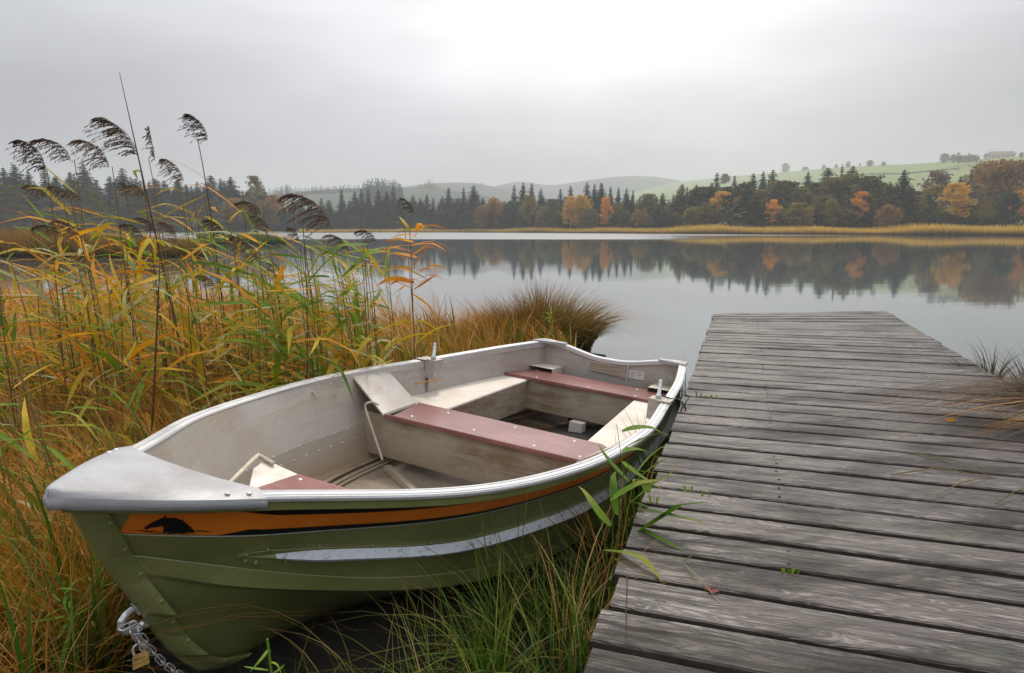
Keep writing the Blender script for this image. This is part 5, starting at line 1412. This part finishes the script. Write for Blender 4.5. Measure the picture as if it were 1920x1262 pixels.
# strip between boat and jetty
def strip_grass(seed, n, s0, s1, n0, n1, h0, h1, w0, w1, mat, lab, hue, per=18, spread=.06, lean=(0, 0), dens=1., seg=6):
    rs = np.random.RandomState(seed)
    def fx(k):
        s = s0 + (s1 - s0) * rs.rand(k) ** dens; q = n0 + (n1 - n0) * rs.rand(k) ** .7
        return DO.x + DU.x * s + DN.x * q, DO.y + DU.y * s + DN.y * q
    X, Y, ci, rr, tt = clumped(n, rs, fx, spread, per); ok = hull_clear(X, Y, -.10); s_, q_ = jetty_sn(X, Y); ok &= ~((q_ > -.03) & (q_ < 2.02))
    nc = ci.max() + 1; H = rs.uniform(h0, h1, len(X)) * rs.uniform(.7, 1.15, nc)[ci]
    L = np.stack([lean[0] + rs.normal(0, .25, nc)[ci] + rs.normal(0, .28, len(X)), lean[1] + rs.normal(0, .25, nc)[ci] + rs.normal(0, .28, len(X)), 0 * X], 1)
    T = np.stack([np.clip(hue + rs.normal(0, .12, nc)[ci] + rs.normal(0, .2, len(X)), 0, 1), rs.rand(len(X)) ** .6], 1)
    gz = np.maximum(ground_h(X, Y), WZ - .05) - .02
    return blades('bank_grass', np.stack([X, Y, gz], 1)[ok], H[ok], rs.uniform(w0, w1, len(X))[ok], L[ok], T[ok], mat, lab, seg=seg, seed=seed, droop=.5, twist=1.)
strip_grass(201, 1900, -.5, 2.1, -.42, -.02, .20, .58, .004, .008, M['grass'], 'green grass growing between the boat and the jetty', .25, lean=(-.12, .05))
strip_grass(202, 300, -.6, 1.0, -.85, -.2, .22, .48, .0025, .005, M['grass'], 'thin wiry grass in the dark under the side of the boat', .45, per=9, lean=(-.25, .1))
strip_grass(203, 130, .2, 1.5, -.22, -.03, .40, .62, .004, .008, M['sedge'], 'straw coloured stalks against the jetty', .85, per=9, lean=(.05, 0))
strip_grass(204, 260, 3.4, 3.75, -.10, -.02, .55, .72, .004, .007, M['grass'], 'green tuft between the stern and the jetty', .2, per=26, lean=(-.15, -.05), spread=.05)
# dead stalks low at the bow, crossing in all directions
marsh(106, 2600, .9, 1.9, -420, 330, .9, .35, .75, .002, .004, lambda X, Y: (.15 + 0 * X, -.1 + 0 * X), lambda X, Y: .72 + 0 * X, M['sedge'], 'tangled dead stalks beside the bow', spread=.12, per=8, droop=.4, fan=.9)

strip_grass(205, 420, -.7, 1.6, -1.25, -.15, .10, .22, .003, .006, M['sedge'], 'dead litter lying on the dark mud under the boat', .8, per=6, spread=.16, lean=(.5, -.4), seg=4)
# ================================================================ TUSSOCKS
def tussock(c, R, n, h, label, seed, lean=(0, 0), hue=.5, mat=None, w=(.005, .009), zoff_=.0, fan=1.05, up=.0, group='sedge tussocks', droop=.62):
    rs = np.random.RandomState(seed); e = empty('sedge_tussock', c); tag(e, label, 'grass tussock', group)
    r = np.sqrt(rs.rand(n)) * R; t = rs.uniform(0, 6.283, n); P = np.stack([r * np.cos(t), r * np.sin(t) * .8, zoff_ + 0 * r], 1)
    H = h * rs.uniform(.55, 1.1, n); k = (r / R) * rs.uniform(.5, 1.2, n) * fan
    L = np.stack([np.cos(t) * k + lean[0] * rs.uniform(.3, 1.4, n), np.sin(t) * k + lean[1] * rs.uniform(.3, 1.4, n), 0 * t], 1)
    T = np.stack([np.clip(rs.normal(hue, .2, n), 0, 1), rs.rand(n) ** .5], 1)
    o = blades('blade_tuft', P, H, rs.uniform(w[0], w[1], n), L, T, mat or M['tussock'], None, seg=8, parent=e, kind='stuff', seed=seed, droop=droop, twist=1.2)
    return e
p = at(1045, 640, 8.2)
tussock((p.x, 8.25, WZ + .02), .42, 1700, 1.02, 'big russet sedge tussock fanning out over the water behind the stern', 301, lean=(.40, 0), hue=.40, w=(.008, .014), fan=.85)
tussock((p.x - .35, 7.9, WZ + .02), .30, 900, .62, 'green tuft at the foot of the big tussock', 302, lean=(.05, -.1), hue=.2, mat=M['grass'])
tussock((at(985, 620, 8.1).x, 8.1, WZ + .02), .36, 1300, .86, 'olive green sedge tussock joined to the left of the big one', 309, lean=(.05, 0), hue=.3, w=(.008, .013), fan=.8)
tussock((at(930, 600, 8.6).x, 8.6, WZ + .02), .45, 1500, .70, 'lower russet tussock left of the big one behind the stern', 303, lean=(-.15, 0), hue=.55, mat=M['sedge'])
def jp(s, n, z): v = DO + DU * s + DN * n; return (v.x, v.y, z)
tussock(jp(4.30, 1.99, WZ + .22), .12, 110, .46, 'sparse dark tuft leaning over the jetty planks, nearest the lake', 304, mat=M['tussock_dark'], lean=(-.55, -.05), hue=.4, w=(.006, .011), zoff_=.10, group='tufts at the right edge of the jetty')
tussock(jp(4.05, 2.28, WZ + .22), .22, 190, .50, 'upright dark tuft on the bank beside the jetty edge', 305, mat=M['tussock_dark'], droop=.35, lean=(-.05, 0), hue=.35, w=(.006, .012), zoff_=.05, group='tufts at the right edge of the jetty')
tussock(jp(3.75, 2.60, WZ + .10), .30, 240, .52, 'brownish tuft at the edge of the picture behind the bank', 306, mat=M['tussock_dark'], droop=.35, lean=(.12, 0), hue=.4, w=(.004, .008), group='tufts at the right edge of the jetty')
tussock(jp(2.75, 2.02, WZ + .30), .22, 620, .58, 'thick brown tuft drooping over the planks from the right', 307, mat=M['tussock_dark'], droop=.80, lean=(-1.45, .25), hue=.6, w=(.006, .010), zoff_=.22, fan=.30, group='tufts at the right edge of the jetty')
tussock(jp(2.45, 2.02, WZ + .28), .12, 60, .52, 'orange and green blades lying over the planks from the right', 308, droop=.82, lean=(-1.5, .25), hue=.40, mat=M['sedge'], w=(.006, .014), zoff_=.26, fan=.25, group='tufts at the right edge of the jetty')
# mossy bank right of the jetty
rs = np.random.RandomState(41); n = 4200
q = rs.uniform(2.15, 5.5, n); s = rs.uniform(.5, 4.6, n); X = DO.x + DU.x * s + DN.x * q; Y = DO.y + DU.y * s + DN.y * q
blades('bank_grass', np.stack([X, Y, np.maximum(ground_h(X, Y), WZ) - .02], 1), rs.uniform(.12, .28, n), rs.uniform(.004, .009, n), rs.normal(0, .4, (n, 3)), np.stack([np.clip(rs.normal(.45, .22, n), 0, 1), rs.rand(n)], 1), M['grass'], 'low grass on the bank right of the jetty', seg=4, seed=41, droop=.6)

# ================================================================ REEDS
def leaf_mesh(k):
    rs = np.random.RandomState(500 + k); N = 9; V = []; up = rs.uniform(.1, .5); dr = rs.uniform(.1, .75); tw = rs.uniform(-.8, .8); kink = rs.rand() < .3
    for i in range(N + 1):
        t = i / N; x = t * (1 - .18 * dr * t); z = up * t - dr * .62 * t ** 2.3
        if kink and t > .55: z -= (t - .55) * .5
        y = .06 * math.sin(t * 3 + k)
        w = .036 * (min(1, .45 + t * 2.6)) * (1 - t ** 2.6) + .0008; a = tw * t
        cy, cz = math.cos(a) * w, math.sin(a) * w
        V += [(x, y - cy, z - cz + .25 * w), (x, y, z), (x, y + cy, z + cz + .25 * w)]
    f = []
    for i in range(N):
        for j in range(2): f.append((i * 3 + j, i * 3 + j + 1, i * 3 + j + 4, i * 3 + j + 3))
    return mesh_np('leaf', V, f, None, smooth=True)
LMs = []
for k in range(14):
    m_ = leaf_mesh(k); m_.materials.append(None); LMs.append(m_)
def stem_curve(k):
    rs = np.random.RandomState(600 + k); b = rs.uniform(.05, .16); w = rs.uniform(-.02, .02)
    return [(-b * t ** 2.2 + w * math.sin(t * 4), .02 * math.sin(t * 3 + k), t) for t in np.linspace(0, 1, 13)]
SC_ = [stem_curve(k) for k in range(6)]
SMs = []
for k in range(6):
    mb = MB(); mb.tube(SC_[k], [.0036 - .0022 * t for t in np.linspace(0, 1, 13)], 5)
    me = bpy.data.meshes.new('stem'); me.from_pydata(mb.v, [], mb.f); me.materials.append(None); SMs.append(me)
def plume_mesh(k, arch=1.):
    """feathery seed head arching to -x; unit size"""
    rs = np.random.RandomState(700 + k); ax = [Vector((-arch * .70 * t ** 1.6, .03 * math.sin(t * 4), t * (1 - .45 * arch * t ** 1.6))) for t in np.linspace(0, 1, 9)]
    mb = MB(); mb.tube(ax, [.006, .006, .006, .005, .005, .004, .003, .003, .002], 4)
    n = 54
    for i in range(n):
        t = .04 + .94 * (i / n); j = min(int(t * 8), 7); p = ax[j].lerp(ax[j + 1], t * 8 - j)
        L = (.50 * math.sin(math.pi * min(1, t * .8 + .22)) ** .7) * rs.uniform(.4, 1.2); a = rs.uniform(-1, 1)
        d = Vector((-arch * rs.uniform(.3, 1.1), a * .5, rs.uniform(.1, .55))).normalized(); pts = []
        for q in range(6):
            u = q / 5; pts.append(p + d * L * u + Vector((-.10 * arch * u * u * L * 2, 0, -.62 * L * u * u)))
        # spikelets along every branchlet
        for q in range(5):
            a0, a1 = pts[q], pts[q + 1]
            for s_ in range(3):
                c = a0.lerp(a1, s_ / 3); e = (a1 - a0).normalized() * rs.uniform(.045, .075) + Vector((rs.uniform(-.02, .02), rs.uniform(-.03, .03), -.035))
                sd_ = Vector((rs.uniform(-1, 1), rs.uniform(-1, 1), rs.uniform(-1, 1))).cross(e).normalized() * .0095
                mb.add([c - sd_ * .4, c + e * .5 - sd_, c + e, c + e * .5 + sd_], [(0, 1, 2, 3)])
    me = bpy.data.meshes.new('plume'); me.from_pydata(mb.v, [], mb.f); me.materials.append(None); return me
PMs = [plume_mesh(k, a) for k, a in enumerate((1.0, 1.25, .8, 1.1, .15))]
def setm(o, m_): o.material_slots[0].link = 'OBJECT'; o.material_slots[0].material = m_
def reed(top, Y, label, group, base_dx=.0, plume=True, pk=None, ps=.26, leaves=9, mats=('reed_green', 'reed_yellow'), probs=None, zmin=.2, stem='reed_stem', mirror=False, leaf_len=(.30, .55), seed=None, lname='common_reed', ldir=None, base=None, fat=1.):
    """top: photo pixel where the plume joins the stem"""
    rs = np.random.RandomState(rnd.randrange(10 ** 6) if seed is None else seed)
    P = at(top[0], top[1], Y) if base is None else None
    k = rs.randint(6); cv = SC_[k]
    if base is None:
        xg, yg = P.x + base_dx, Y + rs.uniform(-.1, .1); zg_ = max(float(ground_h(xg, yg)), WZ - .1)
        h = P.z - zg_
    else:
        xg, yg, h = base; zg_ = max(float(ground_h(xg, yg)), WZ - .1); P = Vector((xg - base_dx, yg, zg_ + h))
    e = empty(lname, (xg, yg, zg_)); tag(e, label, 'reed', group)
    sx = (P.x - xg) / cv[-1][0] / h if abs(cv[-1][0]) > .03 else 1.
    sx = max(-3.5, min(3.5, sx))
    st_ = obj('stem', SMs[k], e, scale=(h * 1., h, h)); setm(st_, M[stem])
    # shear the stem towards its top point
    st_.matrix_local = Matrix(((h * abs(1) if False else h, 0, (P.x - xg) - h * cv[-1][0], 0), (0, h, (P.y - yg) - h * cv[-1][1], 0), (0, 0, h, 0), (0, 0, 0, 1)))
    def spt(t):
        i = min(int(t * 12), 11); c = Vector(cv[i]).lerp(Vector(cv[i + 1]), t * 12 - i)
        return Vector((h * c.x + ((P.x - xg) - h * cv[-1][0]) * c.z, h * c.y + ((P.y - yg) - h * cv[-1][1]) * c.z, h * c.z))
    # thickness follows h, keep it about reed-like
    for i in range(leaves):
        t = zmin + (.96 - zmin) * (i + rs.rand()) / leaves; p_ = spt(min(t, .99))
        lm = LMs[rs.randint(len(LMs))]; L = rs.uniform(*leaf_len) * (1.1 - .35 * t)
        az = (rs.normal(math.pi, .75) if rs.rand() < .62 else rs.uniform(0, 6.283)) if ldir is None else ldir[i % len(ldir)] + rs.normal(0, .2)
        m_ = mats[rs.choice(len(mats), p=probs)]
        lo = obj('leaf', lm, e, loc=p_, rot=(rs.normal(0, .25), rs.normal(-.15, .35), az), scale=(L, L * rs.uniform(.65, 1.15) * fat, L * .8)); setm(lo, M[m_])
    if plume:
        j = rs.randint(4) if pk is None else pk
        po = obj('plume', PMs[j], e, loc=spt(.995), rot=(rs.normal(0, .12), rs.normal(0, .15), rs.normal(0, .38) + (math.pi if mirror else 0)), scale=(ps, ps * rs.uniform(.7, 1.2), ps * rs.uniform(.85, 1.15))); setm(po, M['plume'])
    return e
G = 'tall reeds left of the boat'
H_ = [ # plume/stem join pixel, distance, plume size, dx, label, mats
 ((84, 318), 4.3, .30, .15, 'outermost left reed with a wide drooping plume', 0, 8),
 ((132, 300), 4.6, .27, .12, 'reed with a high dark plume, second from the left', 1, 7),
 ((204, 312), 4.4, .26, .10, 'reed with a low layered plume, third from the left', 3, 8),
 ((258, 292), 4.5, .30, .12, 'reed with the dense double plume behind the bare stalk', 0, 7),
 ((290, 300), 5.0, .22, .02, 'reed with an upright narrow brown plume', 4, 6),
 ((344, 338), 4.6, .20, .06, 'reed with a small loose plume beside a green leaf', 2, 8),
 ((388, 262), 4.8, .24, .08, 'slender reed with the topmost curled plume', 2, 5),
 ((268, 445), 4.0, .18, .06, 'short reed with a brown tuft half hidden in leaves', 1, 10),
 ((420, 440), 4.4, .20, .08, 'reed with a dark plume low before the far trees', 3, 9),
 ((490, 400), 4.6, .22, .10, 'reed with a dark plume under the yellowing birch', 1, 9),
 ((505, 430), 4.4, .18, .08, 'reed with two dark tufts right of the yellowing birch', 0, 9),
 ((620, 425), 3.9, .30, -.22, 'reed with the biggest dark drooping plume and a thick brown stem', 3, 11),
 ((655, 470), 4.2, .22, -.05, 'reed right behind the thick brown stem', 3, 10),
 ((704, 450), 4.5, .18, .0, 'thin grey green reed with a comb-like plume', 1, 5),
 ((775, 398), 4.8, .17, -.04, 'reed with a small dark tuft above the orange leaves', 0, 5),
 ((560, 455), 4.3, .20, .05, 'leafy reed left of the biggest plume', 2, 11),
 ((150, 445), 3.6, .20, .1, 'short reed with a nodding plume near the left edge', 3, 9),
 ((330, 455), 3.9, .2, .1, 'short reed with a nodding plume in the thick of the leaves', 1, 10),
]
for (tp, Y, ps, dx, lab, pk, lv) in H_:
    lo_ = tp[1] < 350
    reed(tp, Y, lab, G, base_dx=dx, ps=ps * (1.12 if tp[1] < 350 or tp[0] == 620 else .85), pk=pk, leaves=lv, zmin=.16, probs=(.5, .28, .14, .08), mats=('reed_green', 'reed_yellow', 'reed_orange', 'reed_pale'), stem='reed_stem_dark' if tp[0] in (620, 388) else 'reed_stem')
# the orange-leaved reed
reed((772, 405), 4.5, 'reed with bright orange leaves against the water', G, base_dx=.03, plume=False, leaves=30, zmin=.66, mats=('reed_orange', 'reed_yellow'), probs=(.97, .03), leaf_len=(.22, .36), fat=2.3, seed=12, stem='reed_stem', ldir=[0.2, 3.0, .6, 2.6, -.4, 3.6])
# bare leafless stalks
for (a, b, Y, lab) in (((224, 136), (272, 352), 4.0, 'long bare dark stalk rising highest above the plumes'), ((300, 490), (292, 660), 2.9, 'thin dark stalk with a brown spike in the near grass')):
    A = at(*a, Y); B = at(*b, Y); e = empty('bare_stalk', (B.x, Y, max(float(ground_h(B.x, Y)), WZ))); tag(e, lab, 'stalk', G)
    d = (A - B).normalized(); R0 = B - d * max(0, (B.z - WZ - .1) / d.z); mb = MB(); mb.tube([R0 - e.location, B - e.location, A - e.location], [.006, .0045, .0015], 6); mb.build('stem', M['reed_stem_dark'], e)
# leafy reeds nothing tells apart
rs = np.random.RandomState(77)
def fill(n, p0, p1, y0, y1, Y0, Y1, lab, grp, mats, probs, lv, ll, plume=.12, seed=0):
    rs = np.random.RandomState(seed)
    for i in range(n):
        px = rs.uniform(p0, p1); Y = rs.uniform(Y0, Y1); py = rs.uniform(y0, y1)
        P = at(px, py, Y)
        if float(ground_h(P.x, Y)) < WZ - .3: continue
        if not hull_clear(np.array([P.x]), np.array([Y]), .1)[0]: continue
        reed((px, py), Y, lab, grp, base_dx=rs.normal(.05, .08), plume=rs.rand() < plume, ps=rs.uniform(.13, .2), leaves=rs.randint(lv[0], lv[1]), zmin=.2, mats=mats, probs=probs, leaf_len=ll, seed=rs.randint(10 ** 6))
FM = ('reed_green', 'reed_yellow', 'reed_orange', 'reed_pale')
fill(62, 70, 490, 365, 560, 3.6, 5.8, 'leafy yellow green reed in the thicket below the left plumes', 'leafy reeds below the left plumes', FM, (.26, .38, .28, .08), (9, 15), (.30, .60), seed=1)
fill(50, 470, 730, 415, 560, 3.3, 5.4, 'leafy green reed in the thicket under the biggest plume', 'leafy reeds under the biggest plume', FM, (.48, .32, .14, .06), (10, 16), (.32, .58), seed=2)
fill(12, -200, 60, 430, 580, 3.6, 5.2, 'leafy reed at the left edge of the marsh', 'leafy reeds at the left edge', FM, (.4, .3, .2, .1), (7, 11), (.3, .5), seed=3)
fill(16, 180, 680, 600, 700, 2.4, 3.9, 'short leafy shoot in the grass behind the far side of the boat', 'leafy shoots behind the boat', FM, (.55, .2, .15, .1), (5, 9), (.24, .42), plume=0, seed=4)
fill(9, -60, 200, 640, 830, 1.9, 3.0, 'short leafy shoot in the grass left of the bow', 'leafy shoots left of the bow', FM, (.8, .08, .04, .08), (4, 7), (.28, .42), plume=0, seed=5)
# young bright reed between boat and jetty
B_ = on_plane(1160, 1080, .25)
def young(px, py, Y, label, ld, n, seed, ll=(.22, .34)):
    return reed((px, py), Y, label, 'young reeds between boat and jetty', base_dx=.02, plume=False, leaves=n, zmin=.55, mats=('bright',), probs=(1.,), leaf_len=ll, seed=seed, ldir=ld, stem='bright', fat=2.2)
young(1168, 800, 2.30, 'young bright green reed rising before the near side of the boat', [-.2, .15, -.9, 2.2, -.5, -1.2, .4], 9, 21, (.24, .36))
young(1190, 870, 2.15, 'lower young green reed with leaves over the edge of the planks', [-.6, -1.0, -.3, 1.6, .1], 5, 22, (.22, .34))
young(1150, 905, 2.05, 'lowest young green reed against the side of the boat', [-.6, -1.0, 2.3, 1.6, .1], 5, 23, (.2, .3))
# herbs: leafy plants by the bow and behind the stern
def herb(c, R, n, label, seed, s=1.):
    rs = np.random.RandomState(seed); e = empty('leafy_herb', c); tag(e, label, 'plant', 'leafy herbs')
    mb = MB(); mb.tube([(0, 0, -.05), (.01, 0, .10 * s), (0, .01, .2 * s)], .003 * s, 5); mb.build('stem', M['herb'], e)
    for i in range(n):
        t = i / n; az = i * 2.4 + rs.normal(0, .2); lo = obj('leaf', LMs[(i * 3) % 14], e, loc=(0, 0, .20 * s * (.3 + .7 * t)), rot=(rs.normal(0, .2), rs.normal(-.1, .25), az), scale=(R * rs.uniform(.7, 1.1), R * 1.7, R * .8)); setm(lo, M['herb'])
    return e
for (px, py, Y, R, n, lab, sd_) in ((118, 1120, 1.72, .085, 14, 'bright leafy herb left of the mooring hook', 1), (182, 1095, 1.80, .075, 12, 'bright leafy herb just left of the stem of the boat', 2), (1030, 590, 7.6, .16, 12, 'yellow green herb in the big tussock', 3), (500, 1235, 1.35, .06, 8, 'small crinkled herb under the bow at the lower edge', 4)):
    P = at(px, py, Y); herb((P.x, Y, P.z - .16), R, n, lab, sd_)
# things lying on the planks
def on_deck(px, py): return on_plane(px, py, DZ + .006)
pl = on_deck(1784, 789); mb = MB(); pts = [(0, -.030), (.008, -.02), (.024, -.018), (.016, -.006), (.034, .004), (.014, .008), (.012, .024), (0, .016), (-.014, .026), (-.014, .006), (-.032, .002), (-.016, -.008), (-.022, -.02), (-.008, -.018)]
mb.v = [(x * 1.15, y * 1.0, .004 + .006 * math.sin(x * 90) + .004 * abs(y) * 30) for x, y in pts] + [(0, 0, .003)]; mb.f = [(k, (k + 1) % len(pts), len(pts)) for k in range(len(pts))]
e = mb.build('fallen_leaf', M['reed_orange'], None, loc=pl); tag(e, 'orange fallen leaf lying on the jetty planks', 'leaf')
pl = on_deck(1333, 1108); e = obj('fallen_leaf', e.data.copy(), None, loc=pl, rot=(0, .3, .8), scale=(.45, .8, .8)); e.data.materials.clear(); e.data.materials.append(mat_simple('dark_red_leaf', (.16, .02, .02), .7)); tag(e, 'small dark red leaf caught in a gap of the near planks', 'leaf')
for k, (pts, r, mt, lab) in enumerate(((((1282, 1052), (1300, 1046), (1360, 1046)), .0016, 'reed_stem', 'short bent straw lying over a gap in the near planks'), (((1283, 1058), (1310, 1090), (1348, 1128)), .0014, 'reed_pale', 'straw reaching down to the dark red leaf'),
        (((1176, 1080), (1174, 1150), (1173, 1214)), .0016, 'reed_stem_dark', 'dark straight straw across two planks at the left jetty edge'), (((1670, 890), (1750, 883), (1850, 892)), .0028, 'reed_stem', 'long pale stalk lying along the planks'),
        (((1700, 848), (1790, 868), (1868, 898)), .0026, 'reed_stem', 'long stalk lying slantwise above the pale one'), (((1758, 928), (1800, 910), (1862, 892)), .0024, 'reed_stem', 'straight stalk crossing towards the right edge'), (((1868, 944), (1900, 928), (1940, 910)), .0024, 'reed_stem', 'stalk in the lower corner of the stalks on the planks'))):
    W_ = [on_deck(*q) for q in pts]; W_[1].z += .012; mb = MB(); c = W_[0]; mb.tube([w - c for w in W_], [r, r, r * .5], 5)
    tag(mb.build('fallen_stalk', M[mt], None, loc=c), lab, 'stalk', 'stalks lying on the planks')
# grass blades poking up through the gaps
for k, (px, py, h) in enumerate(((1310, 742, .03), (1328, 744, .012), (1338, 744, .015), (1290, 915, .012), (1323, 925, .015), (1225, 940, .03), (1478, 1068, .004), (1488, 1070, .004))):
    P = on_deck(px, py); mb = MB()
    for q in range(3):
        dx = .005 * (q - 1); mb.add([(dx, 0, -.05), (dx + .003, 0, -.05), (dx + .002 + dx, .004, h * .5), (dx * 2.2 + .01 * (q - 1), 0, h * (1 - .25 * q))], [(0, 1, 2), (0, 2, 3)])
    tag(mb.build('grass_sprig', M['reed_green'], None, loc=P), ['pair of green blades', 'thin blade', 'short blade'][k % 3] + ' growing through a gap, %s' % ['level with the near rowlock', 'right of the pair level with the rowlock', 'farthest right of the three beside the rowlock', 'bent down above the near planks', 'standing upright above the near planks', 'by the young reed', 'in the near gap, left of two', 'in the near gap, right of two'][k], 'grass', 'blades growing through the planks')
